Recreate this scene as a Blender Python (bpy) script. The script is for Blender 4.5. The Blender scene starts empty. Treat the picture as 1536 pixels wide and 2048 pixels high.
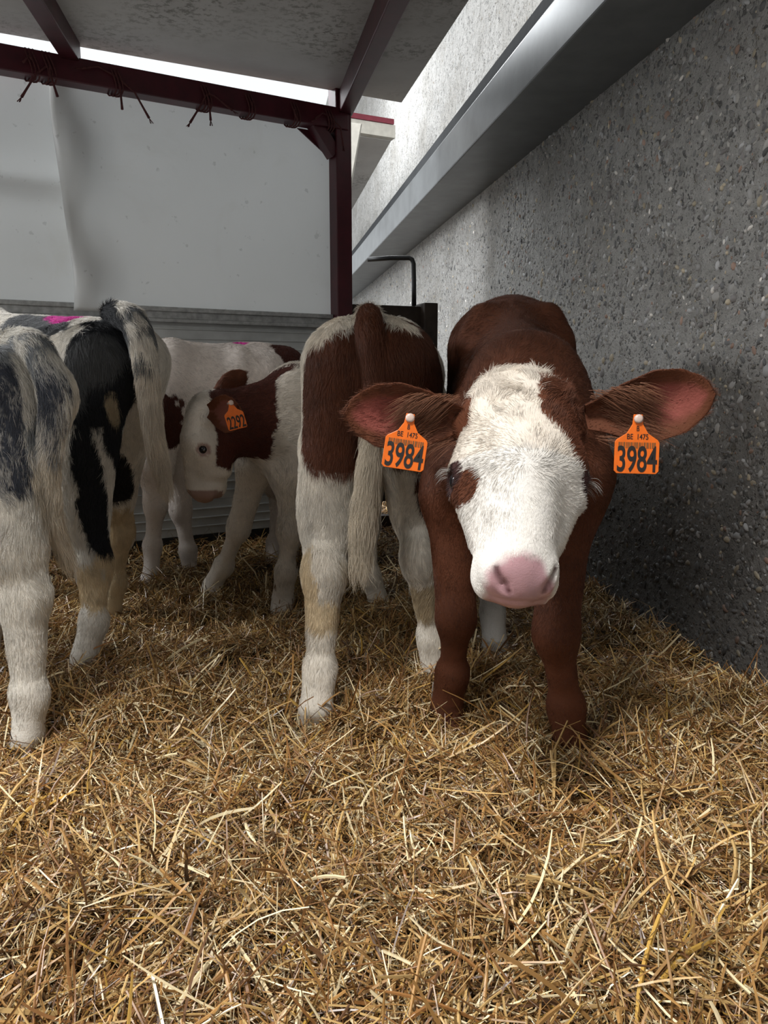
import bpy, math
import numpy as np
from mathutils import Vector, Matrix

SC = bpy.context.scene
COL = SC.collection
rng = np.random.default_rng(7)

# ------------------------------------------------------------------ camera
F_PX, CAM_H = 1538.0, 0.70
YAW, PITCH = math.radians(9.4), math.radians(9.8)
cam = bpy.data.objects.new('camera', bpy.data.cameras.new('camera'))
COL.objects.link(cam)
cam.location = (0, 0, CAM_H)
cam.rotation_euler = (math.pi / 2 - PITCH, 0, -YAW)
cam.data.sensor_fit = 'VERTICAL'
cam.data.sensor_height = 36
cam.data.lens = 36 * F_PX / 2048
cam.data.clip_start = 0.02
cam.data.dof.use_dof = False
SC.camera = cam

# ------------------------------------------------------------------ light
world = bpy.data.worlds.new('overcast_sky')
SC.world = world
world.use_nodes = True
bg = world.node_tree.nodes['Background']
bg.inputs[0].default_value = (0.93, 0.97, 1.0, 1)
bg.inputs[1].default_value = 0.42
SC.view_settings.view_transform = 'Standard'
SC.view_settings.look = 'None'
SC.view_settings.gamma = 1
SC.view_settings.use_curve_mapping = False
SC.view_settings.exposure = 1.34


def area_light(name, loc, target, size, size_y, power, color):
    l = bpy.data.lights.new(name, 'AREA')
    l.shape = 'RECTANGLE'
    l.size, l.size_y, l.energy, l.color = size, size_y, power, color
    o = bpy.data.objects.new(name, l)
    COL.objects.link(o)
    o.location = loc
    o.rotation_euler = (Vector(target) - Vector(loc)).to_track_quat('-Z', 'Y').to_euler()
    return o


# daylight through the open front of the barn, to the left behind the camera
area_light('barn_opening_daylight', (-2.3, -1.2, 2.2), (0.5, 1.5, 0.4), 1.0, 0.8, 12, (1.0, 0.97, 0.93))
# the open roof strip in front of the calf shelter
area_light('roof_opening_daylight', (-0.75, 0.0, 3.1), (0.1, 1.1, 0.2), 0.6, 0.45, 50, (1.0, 0.98, 0.95))
# daylight through the open left side of the shelter
area_light('side_opening_daylight', (-3.4, 2.6, 2.5), (-0.4, 2.8, 0.6), 1.4, 1.0, 56, (0.96, 0.98, 1.0))
# daylight from the open strip between calf hutch and wall
area_light('roof_gap_daylight', (0.64, 5.8, 3.5), (0.95, 5.8, 1.8), 0.30, 8.8, 125, (0.93, 0.97, 1.0))
SC.cycles.max_bounces = 6
SC.cycles.diffuse_bounces = 3
SC.cycles.glossy_bounces = 2
SC.cycles.transmission_bounces = 2
SC.cycles.caustics_reflective = False
SC.cycles.caustics_refractive = False

# ------------------------------------------------------------------ placing helpers
_cy, _sy, _cp, _sp = math.cos(YAW), math.sin(YAW), math.cos(PITCH), math.sin(PITCH)
RIGHT = np.array([_cy, -_sy, 0.0])
FWD = np.array([_sy, _cy, 0.0])
UPZ = np.array([0.0, 0.0, 1.0])
CAM = np.array([0, 0, CAM_H])


def ray(px, py):
    a, b = (px - 768) / F_PX, (1024 - py) / F_PX
    return a * RIGHT + (_cp + b * _sp) * FWD + (-_sp + b * _cp) * UPZ


def P(px, py, D):
    """the point D metres in front of the camera (along the ground) that is seen at a pixel"""
    r = ray(px, py)
    return CAM + r * (D / r.dot(FWD))


def G(px, py, z=0.0):
    """the point of the ground seen at a pixel"""
    r = ray(px, py)
    return CAM + r * ((z - CAM_H) / r[2])


def GD(py):
    return float((G(768, py) - CAM).dot(FWD))


def unit(v):
    v = np.asarray(v, float)
    return v / (np.linalg.norm(v) + 1e-12)


def lin(r, g, b):
    return tuple(((c / 255) / 12.92 if c / 255 <= .04045 else ((c / 255 + .055) / 1.055) ** 2.4) for c in (r, g, b))


# ------------------------------------------------------------------ noise
def _hash(i, j, k, seed):
    h = (i * 374761393 + j * 668265263 + k * 1274126177 + seed * 144665) & 0xFFFFFFFF
    h = ((h ^ (h >> 13)) * 1274126177) & 0xFFFFFFFF
    return ((h ^ (h >> 16)) & 0xFFFF) / 65535.0


def noise(p, freq=1.0, seed=0):
    """value noise of n x 3 points, about -1..1"""
    q = np.asarray(p, float) * freq + 1000.0
    i = np.floor(q).astype(np.int64)
    f = q - i
    f = f * f * (3 - 2 * f)
    r = 0
    for dx in (0, 1):
        wx = f[:, 0] if dx else 1 - f[:, 0]
        for dy in (0, 1):
            wy = f[:, 1] if dy else 1 - f[:, 1]
            for dz in (0, 1):
                wz = f[:, 2] if dz else 1 - f[:, 2]
                r = r + wx * wy * wz * _hash(i[:, 0] + dx, i[:, 1] + dy, i[:, 2] + dz, seed)
    return r * 2 - 1


def noise3(p, freq, seed):
    return np.stack([noise(p, freq, seed + s) for s in (0, 11, 23)], 1)


# ------------------------------------------------------------------ object helpers
def link(o, parent=None):
    COL.objects.link(o)
    if parent is not None:
        o.parent = parent
    return o


def empty(name, loc):
    o = bpy.data.objects.new(name, None)
    o.empty_display_size = 0.1
    o.location = Vector(loc)
    return link(o)


def tag(o, label=None, cat=None, group=None, kind=None):
    if label: o['label'] = label
    if cat: o['category'] = cat
    if group: o['group'] = group
    if kind: o['kind'] = kind
    return o


def fast_mesh(name, verts, quads, mat=None, smooth=True, parent=None, loc=None, tris=None):
    """mesh object from arrays; verts are world points, the origin goes to loc"""
    verts = np.asarray(verts, np.float32)
    base = np.zeros(3, np.float32) if loc is None else np.asarray(loc, np.float32)
    me = bpy.data.meshes.new(name)
    nq = 0 if quads is None else len(quads)
    nt = 0 if tris is None else len(tris)
    me.vertices.add(len(verts))
    me.vertices.foreach_set('co', (verts - base).ravel())
    li = []
    if nq: li.append(np.asarray(quads, np.int32).ravel())
    if nt: li.append(np.asarray(tris, np.int32).ravel())
    li = np.concatenate(li)
    me.loops.add(len(li))
    me.loops.foreach_set('vertex_index', li)
    me.polygons.add(nq + nt)
    st = np.concatenate([np.arange(nq) * 4, nq * 4 + np.arange(nt) * 3]).astype(np.int32)
    me.polygons.foreach_set('loop_start', st)
    me.polygons.foreach_set('use_smooth', np.full(nq + nt, smooth, bool))
    me.update(calc_edges=True)
    me.validate()
    if mat: me.materials.append(mat)
    o = bpy.data.objects.new(name, me)
    pl = np.zeros(3)
    if parent is not None:
        pl = np.array(parent_world(parent))
    o.location = Vector((base - pl).tolist())
    return link(o, parent)


def parent_world(o):
    v = Vector((0, 0, 0))
    while o is not None:
        v += o.location
        o = o.parent
    return v


class MB:
    """collects simple solids into one mesh"""
    def __init__(s):
        s.v, s.f = [], []

    def add(s, vs, fs):
        n = len(s.v)
        s.v += [tuple(map(float, v)) for v in vs]
        s.f += [tuple(i + n for i in f) for f in fs]
        return s

    def hexa(s, b, t):
        """box from its four bottom and four top corners"""
        return s.add(list(b) + list(t), [(3, 2, 1, 0), (4, 5, 6, 7), (0, 1, 5, 4), (1, 2, 6, 5), (2, 3, 7, 6), (3, 0, 4, 7)])

    def box(s, c, sx, sy, sz, ax=None):
        ax = np.eye(3) if ax is None else np.asarray(ax)
        c = np.asarray(c, float)
        def q(i, j, k): return c + ax[0] * i * sx / 2 + ax[1] * j * sy / 2 + ax[2] * k * sz / 2
        return s.hexa([q(-1, -1, -1), q(1, -1, -1), q(1, 1, -1), q(-1, 1, -1)], [q(-1, -1, 1), q(1, -1, 1), q(1, 1, 1), q(-1, 1, 1)])

    def bar(s, a, b, w, h, up=(0, 0, 1)):
        """rectangular bar between two points, w across, h along up"""
        a, b = np.asarray(a, float), np.asarray(b, float)
        d = unit(b - a)
        n = unit(np.cross(d, up))
        u = np.cross(n, d)
        return s.box((a + b) / 2, np.linalg.norm(b - a), w, h, [d, n, u])

    def tube(s, pts, rad, seg=8):
        pts = [np.asarray(p, float) for p in pts]
        if np.isscalar(rad): rad = [rad] * len(pts)
        rings = []
        n0 = len(s.v)
        prev = None
        for i, p in enumerate(pts):
            d = unit((pts[min(i + 1, len(pts) - 1)] - pts[max(i - 1, 0)]))
            ref = prev if prev is not None else unit(np.cross(d, (0.3, 0.5, 0.81)))
            x = unit(ref - d * ref.dot(d))
            prev = x
            y = np.cross(d, x)
            for k in range(seg):
                a = 2 * math.pi * k / seg
                s.v.append(tuple(p + rad[i] * (math.cos(a) * x + math.sin(a) * y)))
        for i in range(len(pts) - 1):
            for k in range(seg):
                a, b = n0 + i * seg + k, n0 + i * seg + (k + 1) % seg
                s.f.append((a, b, b + seg, a + seg))
        s.f.append(tuple(n0 + k for k in range(seg))[::-1])
        s.f.append(tuple(n0 + (len(pts) - 1) * seg + k for k in range(seg)))
        return s

    def build(s, name, mat, parent=None, loc=None, bevel=0.0, smooth=False):
        me = bpy.data.meshes.new(name)
        if loc is None:
            loc = np.array(parent_world(parent)) if parent is not None else np.zeros(3)
        loc = np.asarray(loc, float)
        me.from_pydata([tuple(np.asarray(v) - loc) for v in s.v], [], s.f)
        me.update()
        if smooth: me.polygons.foreach_set('use_smooth', [True] * len(me.polygons))
        me.materials.append(mat)
        o = bpy.data.objects.new(name, me)
        pl = np.array(parent_world(parent)) if parent is not None else np.zeros(3)
        o.location = Vector((loc - pl).tolist())
        link(o, parent)
        if bevel:
            m = o.modifiers.new('bevel', 'BEVEL')
            m.width, m.segments, m.limit_method = bevel, 2, 'ANGLE'
        return o


# ------------------------------------------------------------------ materials
class NT:
    def __init__(s, name):
        s.m = bpy.data.materials.new(name)
        s.m.use_nodes = True
        s.t = s.m.node_tree
        s.b = s.t.nodes['Principled BSDF']

    def n(s, typ, props=None, **inp):
        nd = s.t.nodes.new(typ)
        for k, v in (props or {}).items(): setattr(nd, k, v)
        for k, v in inp.items():
            k = k.replace('_', ' ')
            s.set(nd.inputs[int(k[1:])] if k[0] == 'i' and k[1:].isdigit() else nd.inputs[k], v)
        return nd

    def set(s, sock, v):
        if isinstance(v, bpy.types.NodeSocket): s.t.links.new(v, sock)
        elif isinstance(v, (tuple, list)) and len(v) == 3 and sock.type == 'RGBA': sock.default_value = (*v, 1)
        else: sock.default_value = v

    def coord(s):
        return s.n('ShaderNodeTexCoord').outputs['Object']

    def map(s, scale=(1, 1, 1)):
        return s.n('ShaderNodeMapping', Vector=s.coord(), Scale=scale).outputs[0]

    def tex(s, scale, detail=4, rough=.55, vec=None, dist=0.0):
        return s.n('ShaderNodeTexNoise', Vector=vec if vec is not None else s.coord(), Scale=scale, Detail=detail, Roughness=rough, Distortion=dist).outputs[0]

    def ramp(s, fac, stops, interp='LINEAR'):
        r = s.n('ShaderNodeValToRGB', Fac=fac)
        r.color_ramp.interpolation = interp
        e = r.color_ramp.elements
        while len(e) < len(stops): e.new(.5)
        for el, (p, c) in zip(e, stops):
            el.position = p
            el.color = (*c, 1) if isinstance(c, (tuple, list)) else (c, c, c, 1)
        return r.outputs[0]

    def mix(s, fac, a, b, mode='MIX'):
        m = s.n('ShaderNodeMix', {'data_type': 'RGBA', 'blend_type': mode})
        s.set(m.inputs[0], fac); s.set(m.inputs[6], a); s.set(m.inputs[7], b)
        return m.outputs[2]

    def math(s, op, a, b=0.0, clamp=False):
        m = s.n('ShaderNodeMath', {'operation': op, 'use_clamp': clamp})
        s.set(m.inputs[0], a); s.set(m.inputs[1], b)
        return m.outputs[0]

    def bump(s, h, strength=.5, dist=.01, normal=None):
        b = s.n('ShaderNodeBump', Height=h, Strength=strength, Distance=dist)
        if normal is not None: s.set(b.inputs['Normal'], normal)
        return b.outputs[0]

    def out(s, color=None, rough=.6, normal=None, metal=0.0, spec=.5, **kw):
        if color is not None: s.set(s.b.inputs['Base Color'], color)
        s.set(s.b.inputs['Roughness'], rough)
        s.set(s.b.inputs['Metallic'], metal)
        s.set(s.b.inputs['Specular IOR Level'], spec)
        if normal is not None: s.set(s.b.inputs['Normal'], normal)
        for k, v in kw.items(): s.set(s.b.inputs[k.replace('_', ' ')], v)
        return s.m


def plain(name, rgb, rough=.6, metal=0.0, spec=.5, nscale=30, amount=.12, bump=.15):
    t = NT(name)
    n = t.tex(nscale, 5)
    c = t.mix(t.ramp(n, [(.3, 0.0), (.75, 1.0)]), tuple(c * (1 - amount) for c in rgb), tuple(min(1, c * (1 + amount)) for c in rgb))
    return t.out(c, rough, t.bump(n, bump, .004), metal, spec)


def mat_concrete_wall():
    t = NT('exposed_aggregate_concrete')
    co = t.coord()
    v1 = t.n('ShaderNodeTexVoronoi', Vector=t.mix(.12, co, t.n('ShaderNodeTexNoise', Vector=co, Scale=30.0).outputs[1], 'ADD'), Scale=44.0)
    stone = t.ramp(v1.outputs['Distance'], [(.30, 1.0), (.42, 0.0)])
    pick = t.ramp(t.n('ShaderNodeSeparateColor', Color=v1.outputs['Color']).outputs[0], [(.45, 0.0), (.5, 1.0)], 'CONSTANT')
    stone = t.math('MULTIPLY', stone, pick)
    scol = t.ramp(t.n('ShaderNodeSeparateColor', Color=v1.outputs['Color']).outputs[1],
                  [(0, (.14, .14, .135)), (.25, (.26, .25, .235)), (.5, (.34, .33, .31)), (.7, (.38, .33, .26)), (.85, (.28, .28, .275)), (1, (.55, .53, .50))])
    fine = t.tex(170, 4, .7)
    med = t.tex(28, 5, .65)
    big = t.tex(2.6, 6, .6)
    base = t.mix(t.ramp(med, [(.3, 0.0), (.7, 1.0)]), (.42, .41, .39), (.62, .605, .58))
    base = t.mix(t.ramp(fine, [(.33, 1.0), (.41, 0.0)]), base, (.09, .087, .08))
    base = t.mix(t.math('MULTIPLY', t.ramp(big, [(.48, 0.0), (.68, 1.0)]), .35), base, (.19, .16, .115))
    base = t.mix(stone, base, scol)
    # stain plus the calves' shade, both painted in, darker towards the bedding
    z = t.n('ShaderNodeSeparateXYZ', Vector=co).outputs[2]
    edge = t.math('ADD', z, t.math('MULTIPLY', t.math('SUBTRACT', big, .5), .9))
    stain_shade = t.ramp(edge, [(.18, 1.0), (.80, 0.0)])
    base = t.mix(t.math('MULTIPLY', stain_shade, .80), base, (.035, .03, .026))
    h = t.math('ADD', t.math('MULTIPLY', stone, .8), t.math('ADD', t.math('MULTIPLY', med, 1.6), t.math('MULTIPLY', fine, .8)))
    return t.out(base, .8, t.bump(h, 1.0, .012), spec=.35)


def mat_vcol(name, rough=.6, spec=.4, sheen=0.0, var=0.0, bump=None):
    t = NT(name)
    a = t.n('ShaderNodeAttribute', {'attribute_name': 'col'}).outputs['Color']
    nrm = None
    if bump: nrm = t.bump(t.tex(bump[0], 4, .6), bump[1], bump[2])
    return t.out(a, rough, nrm, spec=spec)


def mat_panel(name, streak=True):
    t = NT(name)
    co = t.coord()
    big = t.tex(1.3, 4, .5)
    c = t.mix(t.ramp(big, [(.35, 0.0), (.7, 1.0)]), (.70, .70, .685), (.80, .805, .80))
    spots = t.ramp(t.tex(26, 3, .5), [(.27, 1.0), (.31, 0.0)])
    c = t.mix(t.math('MULTIPLY', spots, .5), c, (.22, .21, .18))
    warm = t.ramp(t.tex(3.1, 5, .6, dist=.8), [(.52, 0.0), (.75, 1.0)])
    c = t.mix(t.math('MULTIPLY', warm, .35), c, (.52, .48, .38))
    t.out(c, .38, t.bump(big, .25, .05), spec=.4)
    tr = t.n('ShaderNodeBsdfTranslucent', Color=(.74, .75, .75))
    mx = t.n('ShaderNodeMixShader')
    t.set(mx.inputs[0], .42)
    t.t.links.new(t.b.outputs[0], mx.inputs[1]); t.t.links.new(tr.outputs[0], mx.inputs[2])
    t.t.links.new(mx.outputs[0], t.t.nodes['Material Output'].inputs[0])
    return t.m


def mat_roof():
    t = NT('hutch_roof_underside')
    big = t.tex(2.2, 6, .65)
    c = t.mix(t.ramp(big, [(.3, 0.0), (.7, 1.0)]), (.46, .445, .43), (.60, .59, .57))
    mould = t.ramp(t.tex(34, 6, .75), [(.50, 0.0), (.58, 1.0)])
    zone = t.ramp(t.tex(1.7, 3, .5), [(.5, 0.0), (.66, 1.0)])
    c = t.mix(t.math('MULTIPLY', t.math('MULTIPLY', mould, zone), .65), c, (.10, .085, .06))
    return t.out(c, .6, t.bump(t.tex(60, 4), .1, .003))


M = {}
M['wall'] = mat_concrete_wall()
M['panel'] = mat_panel('white_plastic_sheet')
M['roof'] = mat_roof()
M['red'] = plain('red_oxide_paint', (.062, .006, .012), .42, 0, .45, 14, .3, .1)
M['beam'] = plain('smooth_grey_concrete', (.15, .158, .162), .36, 0, .5, 9, .22, .12)
M['beam_dark'] = plain('dark_joint', (.035, .037, .04), .8, 0, .2)
M['alu'] = plain('dull_aluminium', (.42, .43, .43), .45, .4, .5, 40, .3, .1)
M['boards'] = plain('grey_white_boards', (.56, .58, .58), .5, 0, .4, 7, .2, .1)
M['wood'] = plain('dark_stained_wood', (.028, .018, .012), .65, 0, .3, 18, .5, .5)
M['black'] = plain('black_steel', (.012, .012, .013), .45)
M['twine'] = plain('old_baler_twine', (.10, .035, .035), .85, 0, .2, 200, .4, .3)
M['cream'] = plain('cream_board', (.62, .60, .54), .6)
M['coat'] = mat_vcol('calf_skin', .75, .2, bump=(260, .35, .004))
M['nose'] = mat_vcol('wet_nose', .3, .5, bump=(420, .25, .002))
M['fur'] = mat_vcol('calf_hair', .55, .32)
M['straw'] = mat_vcol('straw', .36, .6)
M['hoof'] = plain('hoof_horn', (.16, .12, .085), .45)
M['eye'] = NT('calf_eye').out((.006, .005, .007), .06, spec=.7)
M['tag'] = plain('orange_tag_plastic', lin(222, 104, 22), .38, 0, .5, 60, .1, .08)
M['ink'] = plain('black_tag_print', (.012, .009, .008), .5)
M['stud'] = plain('pale_tag_stud', (.55, .42, .36), .35)

# ------------------------------------------------------------------ setting
XW = 1.12                    # inner face of the concrete wall
# wall, with its larger pebbles standing proud of the face
bx = MB()
bx.hexa([(XW, -1.5, -.15), (XW + .3, -1.5, -.15), (XW + .3, 13, -.15), (XW, 13, -.15)],
        [(XW, -1.5, 4.6), (XW + .3, -1.5, 4.6), (XW + .3, 13, 4.6), (XW, 13, 4.6)])
wall = bx.build('wall_right', M['wall'])
tag(wall, kind='structure')


def wall_pebbles():
    """rounded stones set into the wall face: squashed low polyhedra"""
    n1, n2 = 15000, 9000
    y = np.concatenate([.9 + 2.6 * rng.random(n1) ** 1.2, 3.3 + 6.0 * rng.random(n2)])
    z = np.concatenate([1.75 * rng.random(n1), 1.62 * rng.random(n2)])
    n = n1 + n2
    keep = noise(np.stack([y * 0, y, z], 1), 3.0, 5) > -.55 + .3 * rng.standard_normal(n)
    y, z = y[keep], z[keep]
    n = len(y)
    r = .0030 + .0068 * rng.random(n) ** 2.6
    big = rng.random(n) < .02
    r[big] *= 1.6
    e1, e2 = r * (.8 + .9 * rng.random(n)), r * (.6 + .4 * rng.random(n))
    ang = rng.random(n) * math.pi
    out = r * (.15 + .6 * rng.random(n))
    seg = 7
    rings = [(1.0, -.25), (.92, .3), (.6, .78), (0.0, 1.0)]
    V, Q, T = [], [], []
    base = np.arange(n) * (3 * seg + 1)
    verts = np.zeros((n, 3 * seg + 1, 3), np.float32)
    lump = 1 + .22 * (rng.random((n, seg)) - .5)
    for ri, (rr, hh) in enumerate(rings[:3]):
        for k in range(seg):
            a = 2 * math.pi * k / seg
            u = math.cos(a) * e1 * rr * lump[:, k]
            v = math.sin(a) * e2 * rr * lump[:, k]
            verts[:, ri * seg + k, 0] = XW - out * hh
            verts[:, ri * seg + k, 1] = y + u * np.cos(ang) - v * np.sin(ang)
            verts[:, ri * seg + k, 2] = z + u * np.sin(ang) + v * np.cos(ang)
    verts[:, 3 * seg] = np.stack([XW - out, y, z], 1)
    for ri in range(2):
        for k in range(seg):
            a, b = ri * seg + k, ri * seg + (k + 1) % seg
            Q.append(np.stack([base + a, base + b, base + b + seg, base + a + seg], 1))
    for k in range(seg):
        T.append(np.stack([base + 2 * seg + k, base + 2 * seg + (k + 1) % seg, base + 3 * seg], 1))
    pal = np.array([(.12, .12, .12), (.24, .235, .23), (.30, .29, .275), (.36, .31, .23), (.18, .17, .165), (.33, .33, .33), (.27, .18, .14), (.60, .57, .53)])
    c = 1.45 * pal[rng.choice(8, n, p=[.22, .2, .16, .08, .16, .12, .04, .02])] * (.75 + .5 * rng.random((n, 1)))
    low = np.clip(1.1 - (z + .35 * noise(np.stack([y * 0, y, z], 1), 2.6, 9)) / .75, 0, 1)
    c = c * (1 - .80 * low[:, None])  # low stones carry the wall's painted stain and shade too
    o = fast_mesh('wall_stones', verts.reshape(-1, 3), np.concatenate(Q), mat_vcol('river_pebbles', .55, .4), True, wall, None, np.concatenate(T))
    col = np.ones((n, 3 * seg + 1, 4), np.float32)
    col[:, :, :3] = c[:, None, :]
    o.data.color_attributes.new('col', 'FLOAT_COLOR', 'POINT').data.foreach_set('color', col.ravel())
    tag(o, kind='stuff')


wall_pebbles()

# long concrete beam along the wall with its stepped back upper lip
zb = 1.60
b = MB()
b.hexa([(.8625, -1.5, zb), (XW + .02, -1.5, zb), (XW + .02, 12.5, zb), (.8625, 12.5, zb)],
       [(.8625, -1.5, zb + .157), (XW + .02, -1.5, zb + .157), (XW + .02, 12.5, zb + .157), (.8625, 12.5, zb + .157)])
bo = b.build('trim_1', M['beam'], bevel=.006)
tag(bo, kind='structure')
b = MB()
b.hexa([(.885, -1.5, zb + .15), (XW + .01, -1.5, zb + .15), (XW + .01, 12.5, zb + .15), (.885, 12.5, zb + .15)],
       [(.885, -1.5, zb + .223), (XW + .01, -1.5, zb + .223), (XW + .01, 12.5, zb + .223), (.885, 12.5, zb + .223)])
tag(b.build('trim_2', M['beam_dark']), kind='structure')


# unseen barn roof and walls, added to block sky light, open above the hutch
bx = MB(); bx.hexa([(-4.2, -3.2, 3.6), (XW, -3.2, 3.6), (XW, -.1, 3.6), (-4.2, -.1, 3.6)], [(-4.2, -3.2, 3.7), (XW, -3.2, 3.7), (XW, -.1, 3.7), (-4.2, -.1, 3.7)])
tag(bx.build('ceiling_blocker', M['beam']), kind='structure')
bx = MB(); bx.hexa([(-4.2, -3.3, -.1), (XW + .3, -3.3, -.1), (XW + .3, -3.2, -.1), (-4.2, -3.2, -.1)], [(-4.2, -3.3, 3.7), (XW + .3, -3.3, 3.7), (XW + .3, -3.2, 3.7), (-4.2, -3.2, 3.7)])
tag(bx.build('wall_blocker_back', M['wall']), kind='structure')
bx = MB(); bx.hexa([(-4.3, -3.2, -.1), (-4.2, -3.2, -.1), (-4.2, 2.0, -.1), (-4.3, 2.0, -.1)], [(-4.3, -3.2, 3.6), (-4.2, -3.2, 3.6), (-4.2, 2.0, 2.6), (-4.3, 2.0, 2.6)])
tag(bx.build('wall_blocker_left', M['wall']), kind='structure')


# ------------------------------------------------------------------ straw ground
def ground_h(x, y):
    p = np.stack([x, y, np.zeros_like(x)], 1)
    h = .020 * noise(p, 2.3, 1) + .018 * noise(p, 5.5, 2) + .017 * noise(p, 12., 3) + .009 * noise(p, 28., 4)
    # trodden heap in front of the brown calf's hooves
    for (cx, cy, rx, ry, a) in ((.22, 1.22, .30, .13, .035), (.62, 1.30, .22, .12, .03), (-.35, .95, .4, .2, .02)):
        h = h + a * np.exp(-((x - cx) / rx) ** 2 - ((y - cy) / ry) ** 2)
    for (px, py, r_, a) in ((735, 1500, .055, .05), (220, 1890, .06, .05), (1480, 1500, .07, .05), (470, 1320, .05, .04), (980, 1790, .045, .035), (1260, 1640, .05, .035), (560, 1650, .05, .03)):
        g = G(px, py)
        h = h - a * np.exp(-((x - g[0]) ** 2 + (y - g[1]) ** 2) / r_ ** 2)
    return h - .006


gx, gy = np.meshgrid(np.linspace(-3.4, XW + .05, 190), np.linspace(-.3, 9.5, 380), indexing='ij')
gz = ground_h(gx.ravel(), gy.ravel()) - .022
idx = np.arange(gx.size).reshape(gx.shape)
q = np.stack([idx[:-1, :-1].ravel(), idx[1:, :-1].ravel(), idx[1:, 1:].ravel(), idx[:-1, 1:].ravel()], 1)
t = NT('trodden_straw_litter')
nn = t.tex(90, 6, .8, vec=t.map((1, .35, 1)))
floor_mat = t.out(t.ramp(nn, [(.35, (.018, .011, .005)), (.6, (.075, .045, .016)), (.75, (.17, .11, .045))]), .8, t.bump(nn, 1, .02))
fl = fast_mesh('floor', np.stack([gx.ravel(), gy.ravel(), gz], 1), q, floor_mat)
tag(fl, kind='structure')


def straw(n, dmin, dmax, three, seed, power=1.0, lift=(-.022, .012), lenmu=.042, widmu=.0023, bright=1.0, el_s=.22, stations=3):
    r = np.random.default_rng(seed)
    D = dmin + (dmax - dmin) * r.random(n) ** power
    lat = (r.random(n) * 2 - 1) * (.58 * D + .28)
    c = CAM[None, :] * [1, 1, 0] + D[:, None] * FWD + lat[:, None] * RIGHT
    keep = c[:, 0] < XW - .01
    c, D = c[keep], D[keep]
    n = len(c)
    ln = np.clip(lenmu * np.exp(.55 * r.standard_normal(n)), .010, .17)
    wd = np.clip(widmu * np.exp(.32 * r.standard_normal(n)), .0009, .006)
    wisp = noise(c, 7, 31) * 2.6 + noise(c, 2, 32) * 2
    az = np.where(r.random(n) < .45, wisp + .5 * r.standard_normal(n), r.random(n) * 6.283)
    el = el_s * r.standard_normal(n)
    stick = r.random(n) < .05
    el[stick] = r.random(stick.sum()) * 1.1
    d = np.stack([np.cos(az) * np.cos(el), np.sin(az) * np.cos(el), np.sin(el)], 1)
    c[:, 2] = ground_h(c[:, 0], c[:, 1]) + lift[0] + (lift[1] - lift[0]) * r.random(n) ** .8 + np.abs(np.sin(el)) * ln * .35
    side = np.cross(d, r.standard_normal((n, 3)) * .45 + [0, 0, 1.0])
    side /= np.linalg.norm(side, axis=1)[:, None] + 1e-9
    up = np.cross(side, d)
    bend = (r.standard_normal((n, 1)) * .06) * side + (r.standard_normal((n, 1)) * .06) * up
    S_ = stations
    st = np.linspace(-.5, .5, S_)
    k = 3 if three else 2
    taper = .35 + .65 * r.random((n, 2))
    verts = np.zeros((n, S_ * k, 3), np.float32)
    for i, u in enumerate(st):
        ctr = c + d * (ln * u)[:, None] + bend * (ln * (1 - 4 * u * u))[:, None]
        w_ = wd * .5 * np.where(u < 0, 1 + (taper[:, 0] - 1) * (2 * -u) ** 3, 1 + (taper[:, 1] - 1) * (2 * u) ** 3)
        if three:
            verts[:, i * k] = ctr - side * w_[:, None]
            verts[:, i * k + 1] = ctr + up * (w_ * .7)[:, None]
            verts[:, i * k + 2] = ctr + side * w_[:, None]
        else:
            verts[:, i * k] = ctr - side * w_[:, None]
            verts[:, i * k + 1] = ctr + side * w_[:, None]
    b0 = (np.arange(n) * S_ * k)[:, None]
    fs = []
    for i in range(S_ - 1):
        for j in range(k - 1):
            a = i * k + j
            fs.append(b0 + np.array([[a, a + 1, a + 1 + k, a + k]]))
    pal = np.array([(.37, .20, .065), (.52, .34, .135), (.78, .65, .40), (.24, .11, .034), (.11, .05, .018), (.47, .28, .06)])
    w = np.array([.27, .24, .15, .19, .11, .04])
    col = pal[r.choice(6, n, p=w)] * (.72 + .5 * r.random((n, 1))) * bright
    patch = noise(c, 3.1, 77)
    col = col * (1 + .12 * patch[:, None])
    return verts.reshape(-1, 3), np.concatenate(fs), np.repeat(col, S_ * k, 0)


parts = [straw(150000, .50, 1.6, False, 6, .95, lift=(-.030, .004), lenmu=.021, widmu=.0016, bright=.85, el_s=.55),
         straw(95000, .50, 1.75, True, 1, .9, lift=(-.026, .010), lenmu=.034, widmu=.0021, bright=.92, el_s=.48),
         straw(17000, .50, 1.9, True, 2, .9, lift=(-.010, .016), lenmu=.058, widmu=.0034, el_s=.36, stations=6),
         straw(120000, 1.5, 2.6, False, 3, 1.0, lenmu=.034, widmu=.0021, bright=.92, el_s=.42),
         straw(60000, 2.4, 4.2, False, 4, 1.0, lenmu=.042, widmu=.003, el_s=.35),
         straw(12000, 4.0, 6.5, False, 5, 1.0, lenmu=.06, widmu=.004)]
off = 0
VV, QQ, CC = [], [], []
for v, q, c in parts:
    VV.append(v); QQ.append(q + off); CC.append(c)
    off += len(v)
CC = np.concatenate(CC)
so = fast_mesh('straw_bedding', np.concatenate(VV), np.concatenate(QQ), M['straw'], False)
so.data.color_attributes.new('col', 'FLOAT_COLOR', 'POINT').data.foreach_set('color', np.concatenate([CC, np.ones((len(CC), 1))], 1).astype(np.float32).ravel())
tag(so, 'loose golden chopped straw spread over the whole pen floor', 'straw', kind='stuff')
del VV, QQ, CC, parts

# ------------------------------------------------------------------ hutch: frame, roof, sheets, boards
HA = P(480, 758, 3.33); HA[2] = 0                  # a point on the back line of the hutch
HD = unit(.864 * RIGHT + .503 * FWD)              # direction of that line, to the right
HN = np.array([-HD[1], HD[0], 0.0])               # away from the camera
if HN.dot(FWD) < 0: HN = -HN


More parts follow.
